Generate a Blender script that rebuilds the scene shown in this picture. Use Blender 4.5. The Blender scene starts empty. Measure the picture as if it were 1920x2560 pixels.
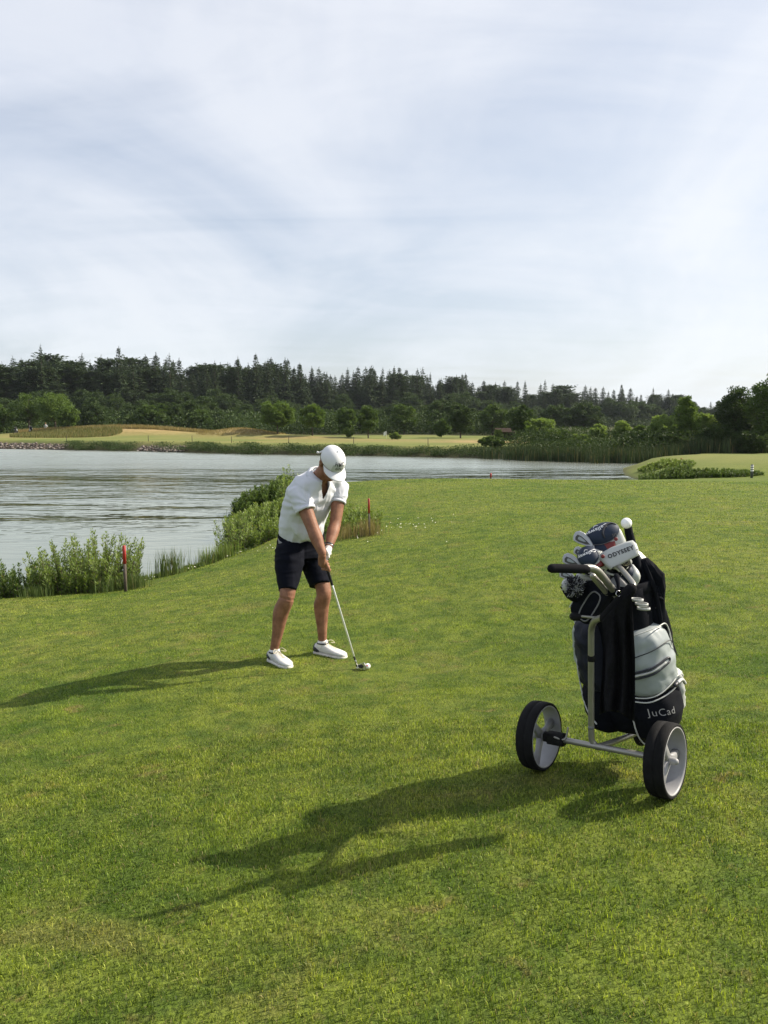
import bpy, bmesh, math, random
import numpy as np
from mathutils import Vector, Matrix, noise as mnoise
R = math.radians
random.seed(7); rng = np.random.default_rng(7)
scene = bpy.context.scene
COL = scene.collection

# ---------------------------------------------------------------- camera
CAMZ = 1.45; F = 1990.0; PITCH = math.atan(220 / F)
camd = bpy.data.cameras.new('camera'); cam = bpy.data.objects.new('camera', camd); COL.objects.link(cam)
cam.location = (0, 0, CAMZ); cam.rotation_euler = (math.pi / 2 - PITCH, 0, 0)
camd.sensor_fit = 'VERTICAL'; camd.sensor_height = 36; camd.lens = 36 * F / 2560
camd.clip_start = 0.05; camd.clip_end = 5000
scene.camera = cam
scene.view_settings.view_transform = 'Standard'; scene.view_settings.look = 'None'
scene.view_settings.exposure = 0.72; scene.view_settings.gamma = 1.0
scene.render.resolution_x = 768; scene.render.resolution_y = 1024
CT, ST = math.cos(PITCH), math.sin(PITCH)

def W(px, py, d):
    """world point seen at photo pixel (px, py) at axial depth d"""
    a = (px - 960) / F; b = (1280 - py) / F
    return Vector((a * d, d * CT + b * d * ST, CAMZ - d * ST + b * d * CT))

# ---------------------------------------------------------------- sun and sky
SUN_EL = R(37); SUN_DIR = Vector((math.cos(SUN_EL) * math.cos(R(15)), math.cos(SUN_EL) * math.sin(R(15)), math.sin(SUN_EL)))
sd = bpy.data.lights.new('sun', 'SUN'); sun = bpy.data.objects.new('sun', sd); COL.objects.link(sun)
sd.energy = 5.0; sd.angle = R(0.6); sd.color = (1.0, 0.90, 0.74)
sun.rotation_euler = SUN_DIR.to_track_quat('Z', 'Y').to_euler(); sun.location = SUN_DIR * 50
world = bpy.data.worlds.new("World"); scene.world = world; world.use_nodes = True
wn = world.node_tree.nodes; wl = world.node_tree.links; wn.clear()

class NT:
    """small helper for node trees"""
    def __init__(s, nodes, links): s.n = nodes; s.l = links
    def new(s, t, **kw):
        nd = s.n.new(t)
        ins = kw.pop('ins', {})
        for k, v in kw.items(): setattr(nd, k, v)
        for k, v in ins.items():
            if isinstance(v, bpy.types.NodeSocket): s.l.new(v, nd.inputs[k])
            else: nd.inputs[k].default_value = v
        return nd
    def math(s, op, a, b=None, c=None, clamp=False):
        nd = s.n.new('ShaderNodeMath'); nd.operation = op; nd.use_clamp = clamp
        for i, v in enumerate((a, b, c)):
            if v is None: continue
            if isinstance(v, bpy.types.NodeSocket): s.l.new(v, nd.inputs[i])
            else: nd.inputs[i].default_value = v
        return nd.outputs[0]
    def ramp(s, fac, stops, interp='LINEAR'):
        nd = s.n.new('ShaderNodeValToRGB'); s.l.new(fac, nd.inputs[0]); cr = nd.color_ramp; cr.interpolation = interp
        while len(cr.elements) > 1: cr.elements.remove(cr.elements[-1])
        for i, (p, c) in enumerate(stops):
            if i == 0: e = cr.elements[0]; e.position = p
            else: e = cr.elements.new(p)
            e.color = (c, c, c, 1) if not isinstance(c, (tuple, list)) else (*c[:3], 1)
        return nd.outputs[0]
    def mix(s, fac, a, b, blend='MIX'):
        nd = s.n.new('ShaderNodeMix'); nd.data_type = 'RGBA'; nd.blend_type = blend
        for i, v in ((0, fac), (6, a), (7, b)):
            if isinstance(v, bpy.types.NodeSocket): s.l.new(v, nd.inputs[i])
            else: nd.inputs[i].default_value = v if i == 0 else (*v[:3], 1)
        return nd.outputs[2]
    def noise(s, vec, scale, detail=4, rough=0.5, dist=0.0):
        nd = s.n.new('ShaderNodeTexNoise'); nd.inputs['Scale'].default_value = scale
        nd.inputs['Detail'].default_value = detail; nd.inputs['Roughness'].default_value = rough
        nd.inputs['Distortion'].default_value = dist
        if vec is not None: s.l.new(vec, nd.inputs['Vector'])
        return nd.outputs['Fac']
    def mapping(s, vec, loc=(0, 0, 0), rot=(0, 0, 0), scale=(1, 1, 1)):
        nd = s.n.new('ShaderNodeMapping'); s.l.new(vec, nd.inputs[0])
        nd.inputs[1].default_value = loc; nd.inputs[2].default_value = rot; nd.inputs[3].default_value = scale
        return nd.outputs[0]

w = NT(wn, wl)
sky = w.new('ShaderNodeTexSky', sky_type='NISHITA', sun_disc=False)
sky.sun_elevation = SUN_EL; sky.sun_rotation = R(90 - 15); sky.air_density = 1.0; sky.dust_density = 2.2; sky.ozone_density = 1.0
tc = w.new('ShaderNodeTexCoord')
sep = w.new('ShaderNodeSeparateXYZ', ins={0: tc.outputs['Generated']})
zz = w.math('MAXIMUM', sep.outputs[2], 0.0)
den = w.math('ADD', zz, 0.22)
u = w.math('DIVIDE', sep.outputs[0], den); v = w.math('DIVIDE', sep.outputs[1], den)
uv = w.new('ShaderNodeCombineXYZ', ins={0: u, 1: v}).outputs[0]
n1 = w.noise(w.mapping(uv, loc=(3.1, 1.7, 0), rot=(0, 0, R(28)), scale=(1.0, 0.55, 1)), 1.1, 7, 0.55, 0.9)
n2 = w.noise(w.mapping(uv, loc=(8.3, 4.2, 0), rot=(0, 0, R(-35)), scale=(0.5, 1.7, 1)), 1.6, 8, 0.6, 1.4)
cl = w.math('ADD', w.math('MULTIPLY', n1, 0.62), w.math('MULTIPLY', n2, 0.38))
cmask = w.ramp(cl, [(0.36, 0.60), (0.47, 0.82), (0.58, 1.0)])
thick = w.ramp(n1, [(0.35, 0.0), (0.7, 1.0)])
# thin high cloud, brighter towards the side the sun is on
sdir = w.new('ShaderNodeVectorMath', operation='DOT_PRODUCT', ins={0: tc.outputs['Generated'], 1: tuple(SUN_DIR)}).outputs['Value']
glow = w.math('POWER', w.math('MAXIMUM', sdir, 0.0), 2.0)
ccol = w.mix(thick, (4.9, 5.3, 6.2), (6.1, 6.3, 6.8))
ccol = w.mix(w.math('MULTIPLY', glow, 0.75), ccol, (8.3, 8.3, 8.2))
hor = w.ramp(zz, [(0.0, 1.0), (0.16, 0.35), (0.45, 0.0)])
ccol = w.mix(w.math('MULTIPLY', hor, 0.6), ccol, (6.7, 7.2, 7.4))
fac = w.math('MAXIMUM', cmask, w.math('MULTIPLY', hor, 0.72))
scol = w.mix(w.math('MULTIPLY', fac, 0.88), sky.outputs[0], ccol)
bg = w.new('ShaderNodeBackground', ins={'Color': scol, 'Strength': 0.089})
wo = w.new('ShaderNodeOutputWorld', ins={0: bg.outputs[0]})

# ---------------------------------------------------------------- object helpers
def link(o): COL.objects.link(o); return o
def tag(o, label=None, cat=None, group=None, kind=None):
    if label: o['label'] = label
    if cat: o['category'] = cat
    if group: o['group'] = group
    if kind: o['kind'] = kind
    return o
def empty(name, loc, label, cat, group=None, rz=0.0):
    o = link(bpy.data.objects.new(name, None)); o.location = loc; o.rotation_euler = (0, 0, rz)
    o.empty_display_size = 0.1
    return tag(o, label, cat, group)
def npmesh(name, V, Fc, mat, smooth=False, col=None, k=None):
    """V (n,3); Fc (m,k) int array; col (n,3|4) optional point colour attribute 'col'"""
    V = np.asarray(V, dtype=np.float32); Fc = np.asarray(Fc, dtype=np.int32)
    me = bpy.data.meshes.new(name); n = len(V); m, kk = Fc.shape
    me.vertices.add(n); me.vertices.foreach_set('co', V.ravel())
    me.loops.add(m * kk); me.loops.foreach_set('vertex_index', Fc.ravel())
    me.polygons.add(m); me.polygons.foreach_set('loop_start', np.arange(0, m * kk, kk, dtype=np.int32))
    if smooth: me.polygons.foreach_set('use_smooth', np.ones(m, dtype=bool))
    if col is not None:
        at = me.color_attributes.new('col', 'FLOAT_COLOR', 'POINT')
        c = np.ones((n, 4), dtype=np.float32); c[:, :col.shape[1]] = col; at.data.foreach_set('color', c.ravel())
    if mat: me.materials.append(mat)
    me.update(calc_edges=True)
    return me
def mobj(name, me, parent=None):
    o = link(bpy.data.objects.new(name, me))
    if parent is not None:
        o.parent = parent
        bpy_parent_inv(o, parent)
    return o
def bpy_parent_inv(o, parent):
    # geometry is written in world coordinates: shift the child so it stays put
    m = parent.matrix_basis.copy(); p = parent.parent
    while p is not None: m = p.matrix_basis @ m if False else m; p = p.parent
    o.matrix_parent_inverse = Matrix.Identity(4)
    o.location = (0, 0, 0)
def local(V, root):
    """world verts -> coordinates local to a root empty without scale"""
    mi = root.matrix_basis.inverted(); return [mi @ Vector(v) for v in V]

# ---------------------------------------------------------------- materials
def mat_new(name):
    m = bpy.data.materials.new(name); m.use_nodes = True; m.node_tree.nodes.clear()
    return m, NT(m.node_tree.nodes, m.node_tree.links)
def simple(name, color, rough=0.5, metal=0.0, spec=0.5, var=0.06, scale=30.0, bump=0.0, bscale=200.0, coat=0.0, sheen=0.0, trans=0.0):
    m, t = mat_new(name)
    tcn = t.new('ShaderNodeTexCoord').outputs['Object']
    nz = t.noise(tcn, scale, 5, 0.6)
    dark = tuple(c * (1 - var * 2) for c in color); lite = tuple(min(1, c * (1 + var)) for c in color)
    c = t.mix(t.ramp(nz, [(0.3, 0.0), (0.7, 1.0)]), dark, lite)
    r = t.math('ADD', t.math('MULTIPLY', nz, 0.16), rough - 0.08, clamp=True)
    b = t.new('ShaderNodeBsdfPrincipled', ins={'Base Color': c, 'Roughness': r, 'Metallic': metal, 'Specular IOR Level': spec})
    if coat: b.inputs['Coat Weight'].default_value = coat
    if sheen: b.inputs['Sheen Weight'].default_value = sheen
    if bump:
        bm = t.new('ShaderNodeBump', ins={'Height': t.noise(tcn, bscale, 3, 0.6), 'Strength': bump, 'Distance': 0.002})
        t.l.new(bm.outputs[0], b.inputs['Normal'])
    out = b.outputs[0]
    if trans:
        tr = t.new('ShaderNodeBsdfTranslucent', ins={'Color': c})
        out = t.new('ShaderNodeMixShader', ins={0: trans, 1: out, 2: tr.outputs[0]}).outputs[0]
    t.new('ShaderNodeOutputMaterial', ins={0: out})
    return m
def leafmat(name, c0, c1, trans=0.35, rough=0.55, transcol=None, spec=0.14):
    """leaf colour mixes c0..c1 by the per-leaf value stored in col.r; col.g mixes in dry straw"""
    m, t = mat_new(name)
    at = t.new('ShaderNodeVertexColor', layer_name='col')
    sp = t.new('ShaderNodeSeparateColor', ins={0: at.outputs[0]})
    c = t.mix(sp.outputs[0], tuple(q * .76 for q in c0), tuple(q * .76 for q in c1))
    c = t.mix(sp.outputs[1], c, (0.24, 0.18, 0.08))
    b = t.new('ShaderNodeBsdfPrincipled', ins={'Base Color': c, 'Roughness': rough, 'Specular IOR Level': spec})
    tcx = t.mix(1.0, c, transcol or (1.3, 1.35, 0.55), 'MULTIPLY')
    tr = t.new('ShaderNodeBsdfTranslucent', ins={'Color': tcx})
    mx = t.new('ShaderNodeMixShader', ins={0: trans, 1: b.outputs[0], 2: tr.outputs[0]})
    t.new('ShaderNodeOutputMaterial', ins={0: mx.outputs[0]})
    return m

def lawn_color(t, pos):
    """turf colour from world position: shared by the ground sheet and the blades"""
    p2 = t.mapping(pos, scale=(1, 1, 0))
    big = t.noise(p2, 0.35, 3, 0.5, 0.6)
    mid = t.noise(p2, 1.7, 4, 0.6, 0.5)
    sml = t.noise(t.mapping(pos, loc=(9, 4, 0), scale=(1, 1, 0)), 6.0, 4, 0.65)
    straw = t.noise(t.mapping(pos, loc=(57, 83, 0), scale=(1, 1, 0)), 1.25, 5, 0.68, 0.8)
    base = t.mix(t.ramp(mid, [(0.40, 0.0), (0.60, 1.0)]), (0.112, 0.172, 0.022), (0.215, 0.265, 0.038))
    base = t.mix(t.math('MULTIPLY', t.ramp(big, [(0.38, 0.0), (0.64, 1.0)]), 0.65), base, (0.280, 0.295, 0.062))
    base = t.mix(t.math('MULTIPLY', t.ramp(sml, [(0.40, 1.0), (0.55, 0.0)]), 0.60), base, (0.062, 0.115, 0.018))
    base = t.mix(t.math('MULTIPLY', t.ramp(straw, [(0.56, 0.0), (0.68, 1.0)]), 0.40), base, (0.34, 0.27, 0.105))
    scuff = t.noise(t.mapping(pos, loc=(11, 47, 0), scale=(1, 1, 0)), 4.2, 4, 0.7, 0.5)
    base = t.mix(t.math('MULTIPLY', t.ramp(scuff, [(0.61, 0.0), (0.70, 1.0)]), 0.6), base, (0.30, 0.21, 0.10))
    return t.mix(1.0, base, (0.72, 0.77, 0.69), 'MULTIPLY')

# ground sheet
mg, t = mat_new('turf_ground')
geo = t.new('ShaderNodeNewGeometry'); pos = geo.outputs['Position']
at = t.new('ShaderNodeVertexColor', layer_name='col')
sp = t.new('ShaderNodeSeparateColor', ins={0: at.outputs[0]})
lc = lawn_color(t, pos)
# fine mottling between the blades
fn = t.noise(t.mapping(pos, scale=(1, 1, 0)), 70.0, 4, 0.7)
lc = t.mix(t.math('MULTIPLY', t.ramp(fn, [(0.35, 1.0), (0.60, 0.0)]), 0.75), lc, (0.026, 0.038, 0.010))
st1 = t.noise(pos, 0.9, 6, 0.7)
strawc = t.mix(t.ramp(st1, [(0.35, 0.0), (0.65, 1.0)]), (0.20, 0.155, 0.062), (0.33, 0.245, 0.115))
fair = t.mix(t.ramp(t.noise(pos, 0.12, 4, 0.6), [(0.35, 0.0), (0.65, 1.0)]), (0.105, 0.135, 0.034), (0.175, 0.180, 0.055))
c = t.mix(sp.outputs[1], lc, fair)
c = t.mix(sp.outputs[0], c, strawc)
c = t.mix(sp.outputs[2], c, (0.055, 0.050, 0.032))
b = t.new('ShaderNodeBsdfPrincipled', ins={'Base Color': c, 'Roughness': 0.9, 'Specular IOR Level': 0.12})
bn = t.math('ADD', t.noise(pos, 45.0, 4, 0.7), t.math('MULTIPLY', t.noise(pos, 6.0, 3, 0.6), 1.5))
bm = t.new('ShaderNodeBump', ins={'Height': bn, 'Strength': 0.7, 'Distance': 0.02})
t.l.new(bm.outputs[0], b.inputs['Normal'])
t.new('ShaderNodeOutputMaterial', ins={0: b.outputs[0]})
M_GROUND = mg

# blades
mb_, t = mat_new('grass_blades')
geo = t.new('ShaderNodeNewGeometry'); pos = geo.outputs['Position']
at = t.new('ShaderNodeVertexColor', layer_name='col')
sp = t.new('ShaderNodeSeparateColor', ins={0: at.outputs[0]})
lc = lawn_color(t, pos)
c = t.mix(1.0, lc, t.ramp(sp.outputs[0], [(0.0, (0.36, 0.42, 0.36)), (0.5, (1.0, 1.04, 1.0)), (1.0, (2.6, 2.35, 2.3))]), 'MULTIPLY')
c = t.mix(sp.outputs[1], c, (0.33, 0.27, 0.13))
b = t.new('ShaderNodeBsdfPrincipled', ins={'Base Color': c, 'Roughness': 0.5, 'Specular IOR Level': 0.25})
tr = t.new('ShaderNodeBsdfTranslucent', ins={'Color': t.mix(1.0, c, (1.25, 1.3, 0.6), 'MULTIPLY')})
mx = t.new('ShaderNodeMixShader', ins={0: 0.38, 1: b.outputs[0], 2: tr.outputs[0]})
t.new('ShaderNodeOutputMaterial', ins={0: mx.outputs[0]})
M_BLADE = mb_

# water
mw, t = mat_new('pond_water')
geo = t.new('ShaderNodeNewGeometry'); pos = geo.outputs['Position']
sepp = t.new('ShaderNodeSeparateXYZ', ins={0: pos})
yd = t.math('DIVIDE', sepp.outputs[1], 100.0)
zone = t.ramp(t.noise(t.mapping(pos, loc=(5, 2, 0), rot=(0, 0, R(10)), scale=(0.035, 0.11, 1)), 1.0, 3, 0.5, 0.3), [(0.38, 0.35), (0.60, 1.0)])
L1 = t.noise(t.mapping(pos, rot=(0, 0, R(5)), scale=(0.85, 2.6, 1)), 1.0, 2, 0.5, 0.3)
L2 = t.noise(t.mapping(pos, loc=(3, 9, 0), rot=(0, 0, R(-6)), scale=(0.42, 0.95, 1)), 1.0, 3, 0.6, 0.5)
L3 = t.noise(t.mapping(pos, loc=(7, 1, 0), rot=(0, 0, R(9)), scale=(0.17, 0.33, 1)), 1.0, 3, 0.6, 0.5)
w1 = t.ramp(yd, [(0.12, 0.06), (0.16, 0.20), (0.22, 0.6), (0.3, 1.0)])
w2 = t.ramp(yd, [(0.13, 0.0), (0.18, 0.16), (0.26, 0.6), (0.34, 1.0)])
w3 = t.ramp(yd, [(0.18, 0.0), (0.32, 1.0)])
hh = t.math('ADD', t.math('MULTIPLY', t.math('MULTIPLY', L1, w1), 0.050), t.math('ADD', t.math('MULTIPLY', t.math('MULTIPLY', L2, w2), 0.105), t.math('MULTIPLY', t.math('MULTIPLY', L3, w3), 0.27)))
bm = t.new('ShaderNodeBump', ins={'Height': t.math('MULTIPLY', hh, zone), 'Strength': 1.0, 'Distance': 1.0})
wr = t.ramp(yd, [(0.15, 0.02), (0.30, 0.05), (0.45, 0.08), (0.50, 0.22), (0.9, 0.30)])
murk = t.mix(t.noise(pos, 0.2, 3), (0.060, 0.062, 0.032), (0.080, 0.082, 0.046))
fr_ = t.new('ShaderNodeFresnel', ins={'IOR': 1.40, 'Normal': bm.outputs[0]}).outputs[0]
fc = t.math('POWER', fr_, 0.55)
df = t.new('ShaderNodeBsdfDiffuse', ins={'Color': murk})
gs = t.new('ShaderNodeBsdfGlossy', ins={'Color': (0.895, 0.93, 0.845, 1), 'Roughness': wr, 'Normal': bm.outputs[0]})
mx = t.new('ShaderNodeMixShader', ins={0: fc, 1: df.outputs[0], 2: gs.outputs[0]})
t.new('ShaderNodeOutputMaterial', ins={0: mx.outputs[0]})
M_WATER = mw

M_BARK = simple('bark', (0.075, 0.058, 0.042), 0.9, var=0.25, scale=8, bump=0.6, bscale=20)
M_CONIF = leafmat('conifer_needles', (0.030, 0.052, 0.024), (0.075, 0.110, 0.048), 0.12, 0.6)
M_PINE = leafmat('pine_needles', (0.036, 0.062, 0.030), (0.085, 0.122, 0.056), 0.14, 0.6)
M_OAK = leafmat('broad_leaves', (0.050, 0.092, 0.022), (0.130, 0.195, 0.050), 0.28, 0.55)
M_LAWNTREE = leafmat('lawn_tree_leaves', (0.070, 0.125, 0.026), (0.180, 0.260, 0.065), 0.3, 0.6)
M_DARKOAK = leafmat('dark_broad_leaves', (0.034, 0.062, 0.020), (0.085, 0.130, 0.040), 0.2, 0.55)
M_WILLOW = leafmat('willow_leaves', (0.130, 0.205, 0.050), (0.310, 0.400, 0.140), 0.35, 0.5)
M_BUSH = leafmat('bush_leaves', (0.085, 0.145, 0.030), (0.270, 0.350, 0.110), 0.35, 0.45)
M_REED = leafmat('reed_blades', (0.060, 0.095, 0.030), (0.150, 0.210, 0.070), 0.25, 0.6)
M_REEDBED = leafmat('shaded_reed_blades', (0.030, 0.050, 0.022), (0.070, 0.105, 0.045), 0.2, 0.7)  # reed colours darkened: the shade of the bank is put into them
M_STRAWBL = leafmat('dry_grass_blades', (0.20, 0.17, 0.07), (0.38, 0.31, 0.15), 0.25, 0.7)

# ---------------------------------------------------------------- terrain
ZW = -1.25
POND = np.array([(-160, 2), (-30, 6.5), (-12, 10.2), (-7.2, 12.0), (-5.6, 12.9), (-4.3, 13.9), (-3.7, 15.0), (-3.35, 16.5), (-3.3, 18), (-3.8, 20),
    (-4.5, 22.5), (-4.8, 25), (-4.6, 28), (-3.2, 31), (-0.5, 33), (4, 34), (9, 34), (11.2, 33.2), (12.0, 34.5), (12.2, 38), (12.6, 42),
    (14.5, 49), (18, 53.5), (20, 55.5), (15.2, 56.8), (11.7, 60), (9.1, 62.5), (0, 67.5), (-11.4, 71.5), (-26.6, 80.5), (-41.8, 87), (-70, 100), (-160, 130)], dtype=float)
def pond_sd(x, y):
    """signed distance to the pond outline, negative inside"""
    P = POND; Q = np.roll(P, -1, 0); x = np.asarray(x, float); y = np.asarray(y, float)
    best = np.full(x.shape, 1e9); inside = np.zeros(x.shape, bool)
    for (ax, ay), (bx, by) in zip(P, Q):
        dx, dy = bx - ax, by - ay
        tt = np.clip(((x - ax) * dx + (y - ay) * dy) / (dx * dx + dy * dy), 0, 1)
        best = np.minimum(best, np.hypot(x - ax - tt * dx, y - ay - tt * dy))
        cond = ((ay > y) != (by > y)) & (x < (bx - ax) * (y - ay) / (by - ay + 1e-12) + ax)
        inside ^= cond
    return np.where(inside, -best, best)
def ctl(px, py, d):
    p = W(px, py, d); return (p.x, p.y, p.z)
CP = [(0, 0, 0.0), (0, -6, 0.05), (8, -4, 0.25), (-8, -4, -0.25), (0.4, 1.6, 0.02), ctl(1664, 1992, 3.05), ctl(1352, 1921, 3.38), ctl(697, 1664, 6.0), ctl(822, 1640, 6.25), ctl(917, 1676, 5.95),
      ctl(313, 1473, 12.0), ctl(923, 1340, 13.6), ctl(0, 1512, 10.6), (-4.2, 5, -0.60), (-8, 7, -0.95), (6, 8, -0.02), (3.2, 3, 0.08), (10, 15, -0.18),
      (0, 26, -0.40), (6, 26, -0.38), (13, 27, -0.42), (20, 27, -0.40), (-2.5, 22, -0.72), (0, 32, -0.85), (8, 32, -0.8), (15, 34, -0.85), (24, 34, -0.8), (4, 18, -0.25), (1.0, 9, -0.25)]
CP = np.array(CP)
def _k(r2): return np.where(r2 > 1e-9, 0.5 * r2 * np.log(np.maximum(r2, 1e-9)), 0.0)
_n = len(CP); _A = np.zeros((_n + 3, _n + 3)); _d2 = (CP[:, None, 0] - CP[None, :, 0]) ** 2 + (CP[:, None, 1] - CP[None, :, 1]) ** 2
_A[:_n, :_n] = _k(_d2) + np.eye(_n) * 0.15; _A[:_n, _n:] = np.c_[np.ones(_n), CP[:, :2]]; _A[_n:, :_n] = _A[:_n, _n:].T
_sol = np.linalg.solve(_A, np.r_[CP[:, 2], 0, 0, 0])
def sstep(a, b, x):
    t_ = np.clip((x - a) / (b - a), 0, 1); return t_ * t_ * (3 - 2 * t_)
def near_h(x, y):
    xc = np.clip(x, -9, 24); yc = np.clip(y, -6, 34)
    out = _sol[_n] + _sol[_n + 1] * xc + _sol[_n + 2] * yc
    for i in range(_n): out = out + _sol[i] * _k((xc - CP[i, 0]) ** 2 + (yc - CP[i, 1]) ** 2)
    return out
MOUNDS = [(-34, 108, 11, 5, 1.15), (-47, 112, 9, 5, 0.5), (-17.5, 98, 4.5, 4, 1.05), (-8, 96, 6, 5, 0.38), (10, 84, 6, 4, 0.12), (21, 46, 8, 5, 0.28), (-24, 98, 7, 3, 0.35)]
def far_h(x, y):
    z = -0.42 + 0.0035 * np.clip(y - 60, 0, 200)
    z = z + 0.05 * np.sin(x * 0.21 + 1) * np.sin(y * 0.17)
    z = np.where(y < 62, np.minimum(z, -0.80 + 0.22 * sstep(12, 22, x)), z)
    for cx, cy, sx, sy, a in MOUNDS: z = z + a * np.exp(-((x - cx) / sx) ** 2 - ((y - cy) / sy) ** 2)
    return z
def H(x, y):
    x = np.asarray(x, float); y = np.asarray(y, float)
    wgt = sstep(33, 42, y); land = near_h(x, y) * (1 - wgt) + far_h(x, y) * wgt
    s = pond_sd(x, y)
    bw = np.where(y < 40, 1.5, 2.0)
    bank = ZW - 0.06 + (land - ZW + 0.06) * np.sqrt(np.clip(s / bw, 0, 1)) * (0.4 + 0.6 * np.clip(s / bw, 0, 1))
    return np.where(s < 0, ZW - 0.06 + np.maximum(s * 0.35, -1.6), np.where(s < bw, np.minimum(bank, land + 0.0), land))
def h1(x, y): return float(H(np.array([x]), np.array([y]))[0])

def axis(pos_parts): return np.unique(np.round(np.concatenate(pos_parts), 4))
ax_ = axis([np.arange(0, 14, .35), np.arange(14, 60, 1.1), np.geomspace(60, 900, 22)])
xs = np.unique(np.r_[-ax_, ax_])
ys = axis([np.arange(-20, 5, .8), np.arange(5, 40, .32), np.arange(40, 118, .9), np.geomspace(118, 1500, 28)])
X, Y = np.meshgrid(xs, ys); Z = H(X, Y)
V = np.c_[X.ravel(), Y.ravel(), Z.ravel()]
nx, ny = len(xs), len(ys); idx = np.arange(nx * ny).reshape(ny, nx)
Fq = np.c_[idx[:-1, :-1].ravel(), idx[:-1, 1:].ravel(), idx[1:, 1:].ravel(), idx[1:, :-1].ravel()]
xf, yf = X.ravel(), Y.ravel(); s_ = pond_sd(xf, yf)
straw = np.zeros_like(xf)
for cx, cy, sx, sy, a in [(-36, 108, 15, 6, 1.0), (-42, 103, 7, 5, 1.0), (-17.5, 98, 6, 4.5, 1.0), (4, 88, 14, 3, .8), (12, 80, 9, 5, .9), (-2, 82, 22, 3.0, .45), (-10, 92, 7, 2.5, .7)]:
    straw = np.maximum(straw, a * np.clip(1.6 * np.exp(-((xf - cx) / sx) ** 2 - ((yf - cy) / sy) ** 2) - .25, 0, 1))
fairm = sstep(36, 44, yf) * (1 - sstep(112, 122, yf) * 0.6)
mud_dark = np.clip(1 - np.abs(s_ + 0.0) / 0.5, 0, 1) * (s_ < .6) + (s_ < -0.3) * 1.0
mud_dark = np.maximum(mud_dark, np.clip(2.2 - s_, 0, 1) * (yf > 55) * .8)  # wider darkened ground band along the far shore
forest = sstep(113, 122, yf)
colr = np.c_[np.clip(straw, 0, 1), fairm, np.clip(np.maximum(mud_dark, forest * 0.8), 0, 1)]
gm = npmesh('ground', V, Fq, M_GROUND, smooth=True, col=colr)
ground = tag(mobj('ground', gm), kind='structure', label='mown golf course turf sloping down to the pond', cat='ground')
# water sheet, ends under the banks
Pw = POND.copy()
c_ = Pw.mean(0); bmw = bmesh.new()
gxs = np.unique(np.r_[-np.geomspace(1, 170, 40), 0, np.geomspace(1, 40, 24)]); gys = np.unique(np.r_[np.arange(0, 60, 1.5), np.arange(60, 136, 3)])
GX, GY = np.meshgrid(gxs, gys); SD = pond_sd(GX, GY); idw = np.arange(GX.size).reshape(GX.shape)
q = []
for j in range(len(gys) - 1):
    for i in range(len(gxs) - 1):
        if min(SD[j, i], SD[j, i + 1], SD[j + 1, i], SD[j + 1, i + 1]) < 1.0:
            q.append((idw[j, i], idw[j, i + 1], idw[j + 1, i + 1], idw[j + 1, i]))
wme = npmesh('pond', np.c_[GX.ravel(), GY.ravel(), np.full(GX.size, ZW)], np.array(q), M_WATER)
tag(mobj('pond_water', wme), kind='structure', label='rippled pond water reflecting pale sky and dark trees', cat='pond')

# ---------------------------------------------------------------- vectorised blades / leaves
def blades(P, hgt, wid, az, lean, leanaz, curve=0.5, segs=1, col=None):
    """P (n,3) roots; returns V,F(tri),C. every blade is a narrow bent triangle"""
    n = len(P)
    side = np.c_[np.cos(az), np.sin(az), np.zeros(n)] * (wid / 2)[:, None]
    ld = np.c_[np.cos(leanaz), np.sin(leanaz), np.zeros(n)]
    tip = P + ld * (hgt * lean)[:, None]; tip[:, 2] += hgt * np.sqrt(np.clip(1 - lean ** 2, .05, 1))
    if segs == 1:
        V_ = np.stack([P - side, P + side, tip], 1).reshape(-1, 3); F_ = np.arange(3 * n).reshape(n, 3); kk = 3
    else:
        mid = P + ld * (hgt * lean * .32)[:, None]; mid[:, 2] += hgt * .6
        V_ = np.stack([P - side, P + side, mid - side * .8, mid + side * .8, tip], 1).reshape(-1, 3)
        b_ = (np.arange(n) * 5)[:, None]
        F_ = np.concatenate([b_ + np.array([[0, 1, 3]]), b_ + np.array([[0, 3, 2]]), b_ + np.array([[2, 3, 4]])]); kk = 5
    C_ = np.repeat(col, kk, 0) if col is not None else None
    return V_.astype(np.float32), F_, C_
def leaves(C, L, Wd, dirs, nrm, col):
    """kite shaped leaves: C (n,3) base, dirs (n,3) unit, nrm (n,3)"""
    n = len(C); side = np.cross(dirs, nrm); side /= np.maximum(np.linalg.norm(side, axis=1, keepdims=True), 1e-6)
    m = C + dirs * (L * .45)[:, None]; tip = C + dirs * L[:, None]
    V_ = np.stack([C, m + side * (Wd / 2)[:, None], tip, m - side * (Wd / 2)[:, None]], 1).reshape(-1, 3)
    return V_, np.arange(4 * n).reshape(n, 4), np.repeat(col, 4, 0)
def rdir(n, zbias=0.0, r=None):
    r = r or rng
    d = r.normal(size=(n, 3)); d[:, 2] += zbias; return d / np.linalg.norm(d, axis=1, keepdims=True)
def join(parts):
    Vs, Fs, Cs = [], [], []; o = 0
    for V_, F_, C_ in parts:
        Vs.append(V_); Fs.append(F_ + o); Cs.append(C_); o += len(V_)
    return np.concatenate(Vs), np.concatenate(Fs), np.concatenate(Cs)

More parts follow.
